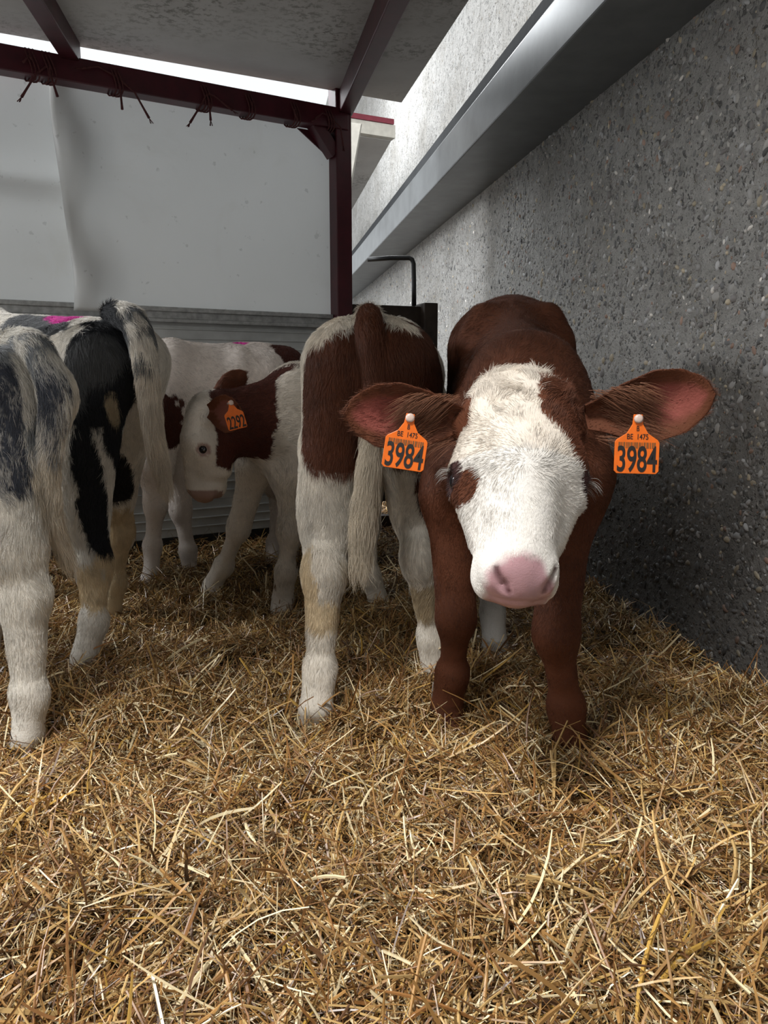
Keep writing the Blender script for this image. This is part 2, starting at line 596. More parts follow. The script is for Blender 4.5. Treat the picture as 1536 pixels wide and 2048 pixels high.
def hp(s, z, off=0.0):
    return HA + HD * s + UPZ * z + HN * off


def hs(px, py, off=0.0):
    """where the back plane of the hutch is seen at a pixel: (along, height)"""
    r = ray(px, py)
    t_ = (HA + HN * off - CAM).dot(HN) / r.dot(HN)
    p = CAM + r * t_
    return float((p - HA).dot(HD)), float(p[2])


s0, s1 = -1.9, hs(681, 400)[0]
frame = tag(empty('steel_frame', hp(s1, 0)), 'dark red painted steel frame of the calf shelter with post, cross beam and rafters', 'frame')
zt = 1.835
post = MB().bar(hp(s1, -.05), hp(s1, zt + .12), .075, .075, HD).build('post', M['red'], frame, bevel=.004)
cb = MB().bar(hp(s0, zt - .045, -.01), hp(s1 + .02, zt - .045 + .01, -.01), .07, .085).build('cross_beam', M['red'], frame, bevel=.004)
g0 = hs(600, 232); g1 = hs(666, 325)
gus = MB()
ga, gb_, gc = hp(g0[0], zt - .085, -.02), hp(s1, zt - .085, -.02), hp(s1, g1[1], -.02)
fr = lambda p, o_: p + HN * o_
gus.bar(hp(g0[0] + .02, g0[1] + .035, 0), hp(s1 - .03, g1[1] + .03, 0), .06, .05)
gus.build('corner_brace', M['red'], frame, bevel=.003)
gus2 = MB().add([hp(g0[0], zt - .08, .03), hp(s1, zt - .08, .03), hp(s1, g1[1], .03), hp(g0[0], zt - .08, .036), hp(s1, zt - .08, .036), hp(s1, g1[1], .036)],
                [(0, 1, 2), (5, 4, 3), (0, 3, 4, 1), (1, 4, 5, 2), (2, 5, 3, 0)])
gus2.build('gusset_plate', M['red'], frame)
# rafters slope down towards the front
slope = .062
for (pxf, X) in ((690, .43), (150, -.60)):
    pf = hp(hs(pxf, 200)[0], zt + .04)
    pn = np.array([X + .02, .75, pf[2] - slope * (pf[1] - .75)])
    MB().bar(pf, pn, .06, .095).build('rafter', M['red'], frame, bevel=.004)

roof = MB()
YF = .72
za = lambda y: 1.925 + slope * (y - 3.6)
def rp(x, y, dz): return (x, y, za(y) + dz)
# the back edge follows the frame line
bL, bR = hp(s0, 0), hp(hs(810, 207)[0] - .12, 0)
roof.hexa([rp(bL[0], YF, 0), rp(.69, YF, 0), rp(.69, bR[1] + .04, 0), rp(bL[0], bL[1] + .06, 0)],
          [rp(bL[0], YF, .03), rp(.69, YF, .03), rp(.69, bR[1] + .04, .03), rp(bL[0], bL[1] + .06, .03)])
ro = roof.build('ceiling', M['roof'], bevel=.004)
tag(ro, kind='structure')


def sheet(name, sa, sb, z0, z1, off, mat, wav, nx=60, nz=60, th=.006):
    """thin plastic sheet on the back plane with its buckles"""
    S, Z = np.meshgrid(np.linspace(0, 1, nx), np.linspace(0, 1, nz), indexing='ij')
    S, Z = S.ravel(), Z.ravel()
    ea, eb = wav['edge'](Z) if 'edge' in wav else (0 * Z, 0 * Z)
    s = sa + ea + (sb + eb - sa - ea) * S
    z = z0 + (z1 - z0) * Z
    o = off + wav['buckle'](s, z)
    base = HA[None] + s[:, None] * HD + z[:, None] * UPZ + o[:, None] * HN
    v = np.concatenate([base, base + HN * th])
    i = np.arange(nx * nz).reshape(nx, nz)
    q = np.stack([i[:-1, :-1].ravel(), i[1:, :-1].ravel(), i[1:, 1:].ravel(), i[:-1, 1:].ravel()], 1)
    qq = [q, q[:, ::-1] + nx * nz]
    for e in (i[0, :], i[-1, ::-1], i[::-1, 0], i[:, -1]):
        qq.append(np.stack([e[:-1], e[1:], e[1:] + nx * nz, e[:-1] + nx * nz], 1))
    return fast_mesh(name, v, np.concatenate(qq), mat, True, None, hp((sa + sb) / 2, z0, off))


seam = hs(126, 400)[0]
zr0 = hs(400, 622)[1]
def buck_r(s, z):
    u = s - seam
    k = .085 * np.exp(-((u - .05) / .10) ** 2) * np.exp(-((z - 1.50) / .17) ** 2)
    k2 = .085 * np.exp(-((u - .06) / .11) ** 2) * np.exp(-((z - 1.03) / .16) ** 2)
    return -k - k2 + .006 * np.sin(3 * s + 2 * z)
def edge_r(Z):
    return .018 * np.sin(Z * 5.2 + .6), 0 * Z
r_sheet = sheet('plastic_sheet', seam, s1 + .0, zr0 - .02, zt - .03, .045, M['panel'], {'buckle': buck_r, 'edge': edge_r})
tag(r_sheet, 'large white plastic sheet hanging beside the dark red post', 'sheet')
def buck_l(s, z):
    zz = z - hs(60, 362)[1]
    return .035 * np.tanh(zz / .03) * np.exp(-(zz / .10) ** 2) + .008 * np.sin(4 * s)
l_sheet = sheet('plastic_sheet', s0, seam + .06, zr0 - .02, zt - .03, .10, M['panel'], {'buckle': buck_l})
tag(l_sheet, 'white plastic sheet with a horizontal fold at the left edge', 'sheet')

# aluminium rail and ribbed boards below
rail = MB()
rz = hs(450, 632)[1]
for (dz, hh, oo) in ((.018, .018, -.012), (-.004, .030, .0), (-.026, .014, -.012)):
    rail.bar(hp(s0, rz + dz, .03 + oo), hp(s1 - .04, rz + dz, .03 + oo), .03, hh)
tag(rail.build('metal_rail', M['alu'], None, hp(-.5, rz), bevel=.002), 'grey aluminium rail along the top of the boarded shelter wall', 'rail')
bt = rz - .018
brd = tag(empty('board_wall', hp(-.8, 0, .04)), 'low wall of pale grey ribbed boards behind the calves', 'wall panel')
nb = 6
hh = (bt - .035) / nb
for i in range(nb):
    z0 = .035 + i * hh
    w = MB()
    w.bar(hp(s0, z0 + hh * .5, .05), hp(s1 - .03, z0 + hh * .5, .05), .02, hh - .0006)
    for f in (.25, .5, .75):
        w.bar(hp(s0, z0 + hh * f, .038), hp(s1 - .03, z0 + hh * f, .038), .008, .007)
    w.build('board', M['boards'], brd, bevel=.002)
MB().bar(hp(s0, -.02, .06), hp(s1 - .03, -.02, .06), .05, .11).build('base_rail', M['black'], brd)


# baler twine knotted round the cross beam
def twine(px, strands, label):
    s = hs(px, 130 + (px - 60) * .17)[0]
    base = hp(s, zt - .04, -.05)
    root = tag(empty('baler_twine', base), label, 'twine', 'twine ends on the cross beam')
    r = np.random.default_rng(int(px))
    loop = MB()
    for k in range(3):
        o_ = (k - 1) * .012
        ring = []
        for a in np.linspace(0, 2 * math.pi, 17):
            ring.append(hp(s + o_ + .01 * math.sin(a * 2), zt - .042 + .052 * math.cos(a), -.01 + .045 * math.sin(a)))
        loop.tube(ring, .0032, 6)
    loop.build('loop', M['twine'], root, base, smooth=True)
    for (dx, dy, fray) in strands:
        tip = P(px + dx, 0, 1)  # direction only
        e = base + HD * dx * .0021 - UPZ * dy * .0021 + HN * (-.02)
        mid = (base + e) / 2 + HD * r.uniform(-.02, .02) + UPZ * .02
        pts = [base + (mid - base) * t_ for t_ in (0, .5, 1)] + [mid + (e - mid) * t_ for t_ in (.35, .7, 1)]
        st = MB().tube(pts, [.004, .0038, .0036, .0036, .004, .005], 6)
        if fray:
            for k in range(9):
                a = r.uniform(0, 6.28)
                st.tube([e, e + unit(e - mid) * .02 + (HD * math.cos(a) + HN * math.sin(a)) * .006], [.0016, .001], 4)
        st.build('strand', M['twine'], root, base, smooth=True)


twine(95, [(-48, 62, True), (8, 52, False)], 'frayed twine hanging on the beam at far left of the frame')
twine(62, [(-16, 8, False)], 'short twine knot leftmost on the dark red beam')
twine(228, [(50, 62, True), (4, 55, False), (-60, 0, True)], 'pair of frayed twine ends right of the left rafter')
twine(405, [(-36, 58, True), (3, 48, True), (46, 24, True)], 'three pronged frayed twine knot at middle of the beam')
twine(492, [(0, 22, False)], 'single short twine strand right of the middle knot')
twine(582, [(-2, 20, False)], 'single short twine strand near the corner brace')
twine(650, [(-38, 12, True), (24, 54, True)], 'tangled twine bundle beside the top of the red post')

# dark wooden gate between post and wall
gx0 = P(702, 758, 3.62); gx0[2] = 0
gx1 = P(848, 758, 3.75); gx1[2] = 0
gd = unit(gx1 - gx0)
gate = tag(empty('wooden_gate', gx1), 'dark stained wooden gate between the red post and the pebbled wall', 'gate')
def gz_(py, D=3.7): return float(P(800, py, D)[2])
for (a, bq, nm) in ((612, 660, 'top_rail'), (668, 742, 'board'), (750, 826, 'board'), (834, 915, 'board'), (923, 1000, 'board'), (1028, 1056, 'bottom_rail')):
    z1_, z0_ = gz_(a), gz_(bq)
    MB().bar(gx0 + UPZ * (z0_ + z1_) / 2, gx1 + UPZ * (z0_ + z1_) / 2, .035 if nm == 'board' else .05, z1_ - z0_).build(nm, M['wood'], gate, bevel=.004)
MB().bar(gx1 - HN * .02 + UPZ * -.02, gx1 - HN * .02 + UPZ * gz_(606), .105, .07, gd).build('gate_post', M['wood'], gate, bevel=.006)
pp = MB().tube([P(735, 519, 3.72), P(780, 516, 3.72), P(818, 516, 3.72), P(824, 519, 3.72), P(827, 527, 3.72), P(828, 570, 3.72), P(828, 612, 3.72)], .011, 10)
tag(pp.build('bent_pipe', M['black'], None, P(828, 612, 3.72), smooth=True), 'thin black bent pipe rising above the dark wooden gate', 'pipe')

# what is seen behind the post: the next shelter along the wall
nx = tag(empty('neighbouring_shelter', (.3, 5.2, 0)), 'pale neighbouring shelter seen behind the red post, with a red edged beam', 'shelter')
a0, a1 = P(640, 246, 5.0), P(784, 268, 5.2)
MB().bar(a0, a1, .10, .075).build('eave_beam', M['cream'], nx)
MB().bar(a0 + UPZ * .055 - FWD * .03, a1 + UPZ * .055 - FWD * .03, .06, .03).build('red_capping', plain('faded_red_paint', (.22, .03, .05), .5), nx)
r0, r1 = P(640, 262, 5.0), P(782, 282, 5.2)
MB().hexa([r0, r1, r1 + np.array([0, 3.2, 0]), r0 + np.array([0, 3.2, 0])],
          [r0 + UPZ * .04, r1 + UPZ * .04, r1 + np.array([0, 3.2, .04]), r0 + np.array([0, 3.2, .04])]).build('roof_sheet', M['roof'], nx)
MB().hexa([P(660, 620, 4.2), P(697, 390, 4.2), P(701, 390, 4.22), P(664, 620, 4.22)],
          [P(660, 240, 4.2), P(722, 248, 4.2), P(724, 248, 4.22), P(664, 240, 4.22)]).build('end_flap', M['cream'], nx)
for yy in (5.3, 8.0):
    MB().bar((.1, yy, -.03), (.1, yy, float(r0[2]) + .02), .07, .07, (0, 1, 0)).build('post', M['red'], nx)


# ------------------------------------------------------------------ calves
def surface_nets(F, org, h):
    S = F < 0
    nx, ny, nz = F.shape
    c8 = [(i, j, k) for i in (0, 1) for j in (0, 1) for k in (0, 1)]
    cnt = np.zeros((nx - 1, ny - 1, nz - 1), np.int8)
    for i, j, k in c8:
        cnt += S[i:nx - 1 + i, j:ny - 1 + j, k:nz - 1 + k]
    act = (cnt > 0) & (cnt < 8)
    ci = np.argwhere(act)
    idx = -np.ones(act.shape, np.int64)
    idx[act] = np.arange(len(ci))
    acc = np.zeros((len(ci), 3)); num = np.zeros(len(ci))
    val = {c: F[ci[:, 0] + c[0], ci[:, 1] + c[1], ci[:, 2] + c[2]] for c in c8}
    for a in c8:
        for ax in range(3):
            if a[ax]: continue
            b_ = list(a); b_[ax] = 1; b_ = tuple(b_)
            fa, fb = val[a], val[b_]
            m = (fa < 0) != (fb < 0)
            t_ = fa / (fa - fb + 1e-12)
            p = np.tile(np.array(a, float), (len(ci), 1))
            p[:, ax] = t_
            acc[m] += p[m]; num[m] += 1
    v = (ci + acc / num[:, None]) * h + org
    quads = []
    for ax in range(3):
        o1, o2 = (ax + 1) % 3, (ax + 2) % 3
        sl0 = [slice(1, -1)] * 3; sl1 = [slice(1, -1)] * 3
        sl0[ax] = slice(0, -1); sl1[ax] = slice(1, None)
        A, B = S[tuple(sl0)], S[tuple(sl1)]
        e = np.argwhere(A != B)
        inside = A[tuple(e.T)]
        off_ = np.ones(3, int); off_[ax] = 0
        e = e + off_
        def cell(d1, d2):
            c = e.copy(); c[:, o1] += d1; c[:, o2] += d2
            return idx[c[:, 0], c[:, 1], c[:, 2]]
        q = np.stack([cell(-1, -1), cell(0, -1), cell(0, 0), cell(-1, 0)], 1)
        q[~inside] = q[~inside][:, ::-1]
        quads.append(q)
    q = np.concatenate(quads)
    q = q[(q >= 0).all(1)]
    return v, q


class Body:
    """smoothly blended tapered capsules and ellipsoids, meshed as one surface"""
    def __init__(s):
        s.pr = []

    def cone(s, a, b_, ra, rb, k=.03, flat=None, comb=None, fl=.018, sub=False, aux=0):
        a, b_ = np.asarray(a, float), np.asarray(b_, float)
        s.pr.append(dict(t='c', a=a, b=b_, ra=ra, rb=rb, k=k, flat=flat, comb=unit(b_ - a) if comb is None else unit(comb), fl=fl, sub=sub, aux=aux))

    def ell(s, c, axes, r, k=.03, comb=(0, 0, -1), fl=.018, sub=False, aux=0):
        s.pr.append(dict(t='e', c=np.asarray(c, float), ax=np.asarray(axes, float), r=np.asarray(r, float), k=k, comb=unit(comb), fl=fl, sub=sub, aux=aux))

    def dist(s, p, x):
        if p['t'] == 'c':
            a, b_ = p['a'], p['b']
            q = x
            if p['flat'] is not None:
                n, f = p['flat']
                q = x + ((x - a) @ n)[:, None] * n * (1 / f - 1)
                b_ = b_ + (b_ - a).dot(n) * n * (1 / f - 1)
            d = b_ - a
            t_ = np.clip(((q - a) @ d) / (d @ d + 1e-12), 0, 1)
            r = p['ra'] + (p['rb'] - p['ra']) * t_
            w = np.linalg.norm(q - a - t_[:, None] * d, axis=1) - r
            return w * (min(1, p['flat'][1]) if p['flat'] is not None else 1)
        y = (x - p['c']) @ p['ax'].T
        k0 = np.linalg.norm(y / p['r'], axis=1)
        k1 = np.linalg.norm(y / p['r'] ** 2, axis=1)
        return k0 * (k0 - 1) / (k1 + 1e-9)

    def hit(s, px, py, t1=4.0):
        """the point of this body's surface along one line of sight"""
        d = ray(px, py)
        t_ = np.linspace(.8, t1, 1600)
        X = CAM + t_[:, None] * d
        m = np.full(len(X), .05)
        for p in s.pr:
            q = s.dist(p, X); k = p['k']
            if p['sub']:
                g = np.clip(.5 - .5 * (m + q) / k, 0, 1)
                m = m * (1 - g) - q * g + k * g * (1 - g)
            else:
                g = np.clip(.5 + .5 * (m - q) / k, 0, 1)
                m = m * (1 - g) + q * g - k * g * (1 - g)
        i = int(np.argmax(m < 0)) if (m < 0).any() else int(np.argmin(m))
        return X[i]

    def bounds(s, p, m):
        if p['t'] == 'c':
            r = max(p['ra'], p['rb']) * (max(1, p['flat'][1]) if p['flat'] is not None else 1) + m
            return np.minimum(p['a'], p['b']) - r, np.maximum(p['a'], p['b']) + r
        r = p['r'].max() + m
        return p['c'] - r, p['c'] + r

    def mesh(s, h):
        bl = np.array([s.bounds(p, .02) for p in s.pr if not p['sub']])
        lo, hi = bl[:, 0].min(0), bl[:, 1].max(0)
        lo[2] = max(lo[2], -.07)
        dims = np.ceil((hi - lo) / h).astype(int) + 2
        F = np.full(dims, .05, np.float32)
        for p in s.pr:
            m = p['k'] + 2.5 * h
            a, b_ = s.bounds(p, m)
            i0 = np.maximum(np.floor((a - lo) / h).astype(int), 0)
            i1 = np.minimum(np.ceil((b_ - lo) / h).astype(int) + 1, dims)
            if (i1 <= i0).any(): continue
            g = [np.arange(i0[d], i1[d]) * h + lo[d] for d in range(3)]
            X = np.stack(np.meshgrid(*g, indexing='ij'), -1).reshape(-1, 3)
            d = s.dist(p, X).reshape([i1[q_] - i0[q_] for q_ in range(3)])
            sl = tuple(slice(i0[q_], i1[q_]) for q_ in range(3))
            c = F[sl]; k = p['k']
            if p['sub']:
                hh_ = np.clip(.5 - .5 * (c + d) / k, 0, 1)
                F[sl] = c * (1 - hh_) + (-d) * hh_ + k * hh_ * (1 - hh_)
            else:
                d = np.minimum(d, .2)
                hh_ = np.clip(.5 + .5 * (c - d) / k, 0, 1)
                F[sl] = c * (1 - hh_) + d * hh_ - k * hh_ * (1 - hh_)
        # close the surface at the border
        F[0], F[-1], F[:, 0], F[:, -1], F[:, :, 0], F[:, :, -1] = .05, .05, .05, .05, .05, .05
        v, q = surface_nets(F, lo, h)
        # a little smoothing, then attributes from the nearest primitives
        e = np.concatenate([q[:, [0, 1]], q[:, [1, 2]], q[:, [2, 3]], q[:, [3, 0]]])
        for _ in range(2):
            acc = np.zeros_like(v); n = np.zeros(len(v))
            np.add.at(acc, e[:, 0], v[e[:, 1]]); np.add.at(n, e[:, 0], 1)
            v = v * .5 + acc / np.maximum(n, 1)[:, None] * .5
        W = np.zeros(len(v)); comb = np.zeros((len(v), 3)); fl = np.zeros(len(v))
        for p in s.pr:
            if p['sub']: continue
            d = s.dist(p, v)
            w = np.exp(-np.clip(d + .004, -.02, 1) / .008)
            W += w; comb += w[:, None] * p['comb']; fl += w * p['fl']
        comb = comb / (W[:, None] + 1e-9); fl = fl / (W + 1e-9)
        for _ in range(5):
            acc = np.zeros_like(comb); n = np.zeros(len(v))
            np.add.at(acc, e[:, 0], comb[e[:, 1]]); np.add.at(n, e[:, 0], 1)
            comb = comb * .5 + acc / np.maximum(n, 1)[:, None] * .5
        return v, q, comb, fl


def vnormals(v, q):
    n = np.cross(v[q[:, 2]] - v[q[:, 0]], v[q[:, 3]] - v[q[:, 1]])
    out = np.zeros_like(v)
    for k in range(4): np.add.at(out, q[:, k], n)
    return out / (np.linalg.norm(out, axis=1)[:, None] + 1e-12)


def ear_grid(base, axis, side, nrm, L, Wd, cup, droop=0.0, nt=26, ns=28, th=.0045):
    """cupped leaf shaped ear; side points to the lower edge, nrm out of the hollow"""
    axis, side, nrm = unit(axis), unit(side), unit(nrm)
    T = np.linspace(0, 1, nt); A = np.linspace(0, 2 * math.pi, ns, endpoint=False)
    V = []; inner = []
    for t_ in T:
        w = Wd * (np.interp(t_, [0, .12, .3, .55, .75, .9, .97, 1.0], [.36, .50, .78, 1.0, .90, .60, .34, .04]))
        c = cup * np.interp(t_, [0, .3, .7, 1], [1.9, 1.35, .75, .25])
        for a in A:
            s_ = math.cos(a)
            thk = th * math.sin(a) * (1 + 1.6 * (1 - t_) ** 2)
            V.append(base + axis * (t_ * L) + side * (s_ * w + .10 * L * (t_ ** 2) * droop) + nrm * (thk + c * (s_ * s_ - .5) * w))
            inner.append(max(0, math.sin(a)) * (1 - abs(s_)) * 2 * np.interp(t_, [.15, .45, .85, 1], [.25, 1, .9, 0]))
    V = np.array(V)
    i = np.arange(nt * ns).reshape(nt, ns)
    q = np.stack([i[:-1].ravel(), np.roll(i, -1, 1)[:-1].ravel(), np.roll(i, -1, 1)[1:].ravel(), i[1:].ravel()], 1)
    return V, q, np.clip(np.array(inner), 0, 1), np.repeat(T, ns)


BROWN = np.array([.108, .036, .017]); DBROWN = np.array([.060, .017, .011]); WHITE = np.array([.71, .68, .635])
BLACK = np.array([.010, .011, .014]); GREY = np.array([.16, .165, .17]); CREAM = np.array([.62, .50, .33])
PINKSKIN = np.array([.58, .25, .25]); MAGENTA = np.array([.62, .035, .33]); TAN = np.array([.36, .20, .09])


def patch(p, a, b_, r, amp=.25, seed=0, freq=14):
    """capsule shaped patch of coat with a ragged edge: boolean per point"""
    a, b_ = np.asarray(a, float), np.asarray(b_, float)
    d = b_ - a
    t_ = np.clip(((p - a) @ d) / (d @ d + 1e-12), 0, 1)
    w = np.linalg.norm(p - a - t_[:, None] * d, axis=1) / r
    return w + amp * noise(p, freq, seed) + amp * .5 * noise(p, freq * 3, seed + 3) < 1


def make_calf(label, base, body, h, coat, nfur, ears=(), fur_r=.00034, lift=.32, fur_scale=1.0, seed=1, dens=None, extra=None, curl=None):
    r = np.random.default_rng(seed)
    v, q, comb, fl = body.mesh(h)
    part = np.zeros(len(v)); aux = np.zeros(len(v))
    for e in ears:
        ev, eq, inner, tt = ear_grid(*e['g'])
        ax = unit(e['g'][1])
        q = np.concatenate([q, eq + len(v)])
        v = np.concatenate([v, ev])
        comb = np.concatenate([comb, np.tile(ax, (len(ev), 1))])
        fl = np.concatenate([fl, np.full(len(ev), .012)])
        part = np.concatenate([part, np.full(len(ev), 1.0)])
        aux = np.concatenate([aux, inner])
    col = coat(v, part, aux)
    o = fast_mesh('calf', v, q, M['coat'], True, None, base)
    o.data.color_attributes.new('col', 'FLOAT_COLOR', 'POINT').data.foreach_set('color', np.concatenate([col, np.ones((len(col), 1))], 1).astype(np.float32).ravel())
    tag(o, label, 'calf')
    nrm = vnormals(v, q)
    # ---- coat of hair
    area = np.linalg.norm(np.cross(v[q[:, 2]] - v[q[:, 0]], v[q[:, 3]] - v[q[:, 1]]), axis=1) * .5
    cen = v[q].mean(1)
    w = area * (cen[:, 2] > -.01)
    view = unit3(CAM[None] - cen)
    facing = (nrm[q].mean(1) * view).sum(1)
    w = w * np.clip(facing * 2 + 1.5, .12, 1)      # thinner on the far side
    if dens is not None: w = w * dens(cen)
    pk = r.choice(len(q), nfur, p=w / w.sum())
    bw = r.random((nfur, 4)) ** 1.0 + 1e-3
    bw /= bw.sum(1)[:, None]
    uu, vv = r.random(nfur), r.random(nfur)
    bw = np.stack([(1 - uu) * (1 - vv), uu * (1 - vv), uu * vv, (1 - uu) * vv], 1)
    idx_ = q[pk]
    root = (v[idx_] * bw[:, :, None]).sum(1)
    nn_ = unit3((nrm[idx_] * bw[:, :, None]).sum(1))
    cb = unit3((comb[idx_] * bw[:, :, None]).sum(1))
    L = (fl[idx_] * bw).sum(1) * fur_scale * (.6 + .7 * r.random(nfur))
    pt = (part[idx_] * bw).sum(1); ax_ = (aux[idx_] * bw).sum(1)
    sel = ~((pt > .5) & (ax_ > .5) & (r.random(nfur) < .6))
    root, nn_, cb, L, pt, ax_ = root[sel], nn_[sel], cb[sel], L[sel], pt[sel], ax_[sel]
    n = len(root)
    calm = np.clip(.02 / L, .2, 1)[:, None] ** 1.4
    cb = cb + calm * .50 * noise3(root, 22, 100 + seed) + calm * .32 * noise3(root, 70, 200 + seed) + .16 * r.standard_normal((n, 3))
    tang = unit3(cb - (cb * nn_).sum(1)[:, None] * nn_)
    calm = calm[:n]
    if curl is not None:
        tang, nl = curl(root, tang, nn_, r)
        L = L * nl
    hc = coat(root - tang * (L * .35 * r.random(n))[:, None], pt, ax_)
    clump = 1 + .22 * noise(root, 95, 300 + seed)[:, None] + .14 * noise(root, 30, 310 + seed)[:, None]
    hc = hc * clump * (.84 + .32 * r.random((n, 1)))
    K = 4
    pts = np.zeros((n, K, 3), np.float32)
    lf = lift * (.6 + .8 * r.random(n))
    d1 = unit3(tang + nn_ * lf[:, None])
    jit = noise3(root, 40, 400 + seed) * .25 * calm[:n]
    cur = root - nn_ * .001
    for k in range(K):
        pts[:, k] = cur
        tdir = unit3(tang + nn_ * (lf * (1.3 - .75 * k))[:, None] + jit * k * .5)
        cur = cur + tdir * (L / (K - 1))[:, None]
    rad = np.tile(np.array([1.0, .9, .65, .12]) * fur_r, (n, 1)) * (.7 + .6 * r.random((n, 1)))
    if extra is not None:
        ep, er, ec = extra(r)
        pts = np.concatenate([pts, ep]); rad = np.concatenate([rad, er]); hc = np.concatenate([hc, ec])
    N_ = len(pts)
    cv = bpy.data.hair_curves.new('fur')
    cv.add_curves([K] * N_)
    cv.attributes['position'].data.foreach_set('vector', (pts - np.asarray(base, np.float32)).astype(np.float32).ravel())
    ra = cv.attributes.get('radius') or cv.attributes.new('radius', 'FLOAT', 'POINT')
    ra.data.foreach_set('value', rad.astype(np.float32).ravel())
    ca = cv.attributes.new('col', 'FLOAT_COLOR', 'CURVE')
    ca.data.foreach_set('color', np.concatenate([np.clip(hc, 0, 1), np.ones((N_, 1))], 1).astype(np.float32).ravel())
    cv.materials.append(M['fur'])
    link(bpy.data.objects.new('fur', cv), o)
    return o


def unit3(a):
    return a / (np.linalg.norm(a, axis=1)[:, None] + 1e-12)


def lateral(f):
    return unit(np.cross(UPZ, f))      # to the animal's left


def trunk(B, W, R, s=1.0, fl=.02, width=1.0):
    """torso between withers top W and tail head R"""
    f = W - R; f[2] = 0; f = unit(f); n = lateral(f); ax = [f, n, UPZ]
    back = -f * .8 - UPZ * .55
    z = UPZ
    wd = width
    B.ell(W - z * .19 * s + f * -.01, ax, np.array([.17, .115 * wd, .20]) * s, .05, back, fl)
    mid = (W + R) / 2
    B.ell(mid - z * .20 * s, ax, np.array([.27, .145 * wd, .165]) * s, .06, back, fl)
    B.ell(mid - z * .25 * s + f * .05, ax, np.array([.20, .12 * wd, .15]) * s, .06, back, fl)
    B.ell(R + f * .10 * s - z * .115 * s, ax, np.array([.15, .105 * wd, .105]) * s, .05, back, fl)
    B.cone(W - z * .035 * s - f * .02, R + f * .05 - z * .045 * s, .034 * s, .034 * s, .06, comb=-f, fl=fl)
    B.cone(W - z * .12 * s, R + f * .1 - z * .12 * s, .085 * s, .085 * s, .06, comb=back, fl=fl)
    for sd in (1, -1):
        B.cone(R + f * .19 * s - z * .055 * s + n * sd * .078 * s * wd, R + f * .21 * s - z * .11 * s + n * sd * .095 * s * wd, .020 * s, .028 * s, .06, comb=back, fl=fl)
        B.cone(R - f * .0 - z * .05 * s + n * sd * .05 * s, R - f * .005 - z * .10 * s + n * sd * .06 * s, .028 * s, .034 * s, .05, comb=(0, 0, -1), fl=fl)
        # shoulder blade
        B.cone(W - z * .05 * s + n * sd * .04, W - z * .24 * s + f * .08 * s + n * sd * .09 * s * wd, .045 * s, .07 * s, .06, comb=back, fl=fl)
    B.ell(W + f * .10 * s - z * .30 * s, ax, np.array([.08, .08, .12]) * s, .06, (0, 0, -1), fl)
    return f, n


def hind_leg(B, R, f, n, sd, pts, s=1.0, fl=.018, thick=1.0):
    """pts: stifle, hock, fetlock, hoof tip"""
    st, hk, ft, hf = pts
    hip = R + f * .09 * s - UPZ * .13 * s + n * sd * .055 * s
    dn = np.array([0, 0, -1.0])
    pin = R - UPZ * .10 * s + n * sd * .055 * s
    B.cone(hip, st, .095 * s, .066 * s, .05, comb=dn, fl=fl)
    B.cone(pin, (st * .35 + hk * .65) - f * .01, .062 * s, .040 * s, .05, comb=dn, fl=fl)
    B.cone(st, hk, .060 * s * thick, .036 * s * thick, .04, comb=hk - st, fl=fl)
    B.cone(pin, (st + hk) / 2, .065 * s, .05 * s, .05, comb=dn, fl=fl)
    B.cone(hk - f * .016 + UPZ * .035, hk - UPZ * .02, .024 * s, .036 * s, .02, comb=dn, fl=fl)
    B.cone(hk, ft, .037 * s * thick, .0225 * s * thick, .02, comb=dn, fl=fl * .75)
    B.cone(ft, ft - UPZ * .012 - f * .01, .0255 * s * thick, .026 * s, .02, comb=dn, fl=fl * .6)
    hoof(B, ft, hf, f, n, s, fl * .45)


def fore_leg(B, W, f, n, sd, pts, s=1.0, fl=.014, thick=1.0, top=None):
    """pts: elbow, knee, fetlock, hoof tip"""
    el, kn, ft, hf = pts
    sh = W + f * .06 * s - UPZ * .22 * s + n * sd * .075 * s if top is None else top
    dn = np.array([0, 0, -1.0])
    B.cone(sh, el, .075 * s, .060 * s, .05, comb=dn, fl=fl)
    B.cone(el, kn, .052 * s * thick, .036 * s * thick, .04, comb=kn - el, fl=fl)
    B.ell(kn + f * .004, [f, n, UPZ], np.array([.0335, .034, .050]) * s * thick, .025, dn, fl * .7)
    B.cone(kn, ft, .030 * s * thick, .0245 * s * thick, .02, comb=dn, fl=fl * .7)
    B.cone(ft, ft - UPZ * .01, .029 * s * thick, .029 * s, .02, comb=dn, fl=fl)
    hoof(B, ft, hf, f, n, s, fl * .6)


def hoof(B, ft, hf, f, n, s, fl):
    d = unit(hf - ft)
    for sd in (1, -1):
        B.cone(ft + n * sd * .006 * s, hf + n * sd * .011 * s + UPZ * .02, .0235 * s, .0235 * s, .022, comb=(0, 0, -1), fl=fl)
        B.cone(hf + n * sd * .013 * s + UPZ * .015, hf + n * sd * .013 * s + f * .014 - UPZ * .02, .0225 * s, .0265 * s, .008, comb=(0, 0, -1), fl=.004)


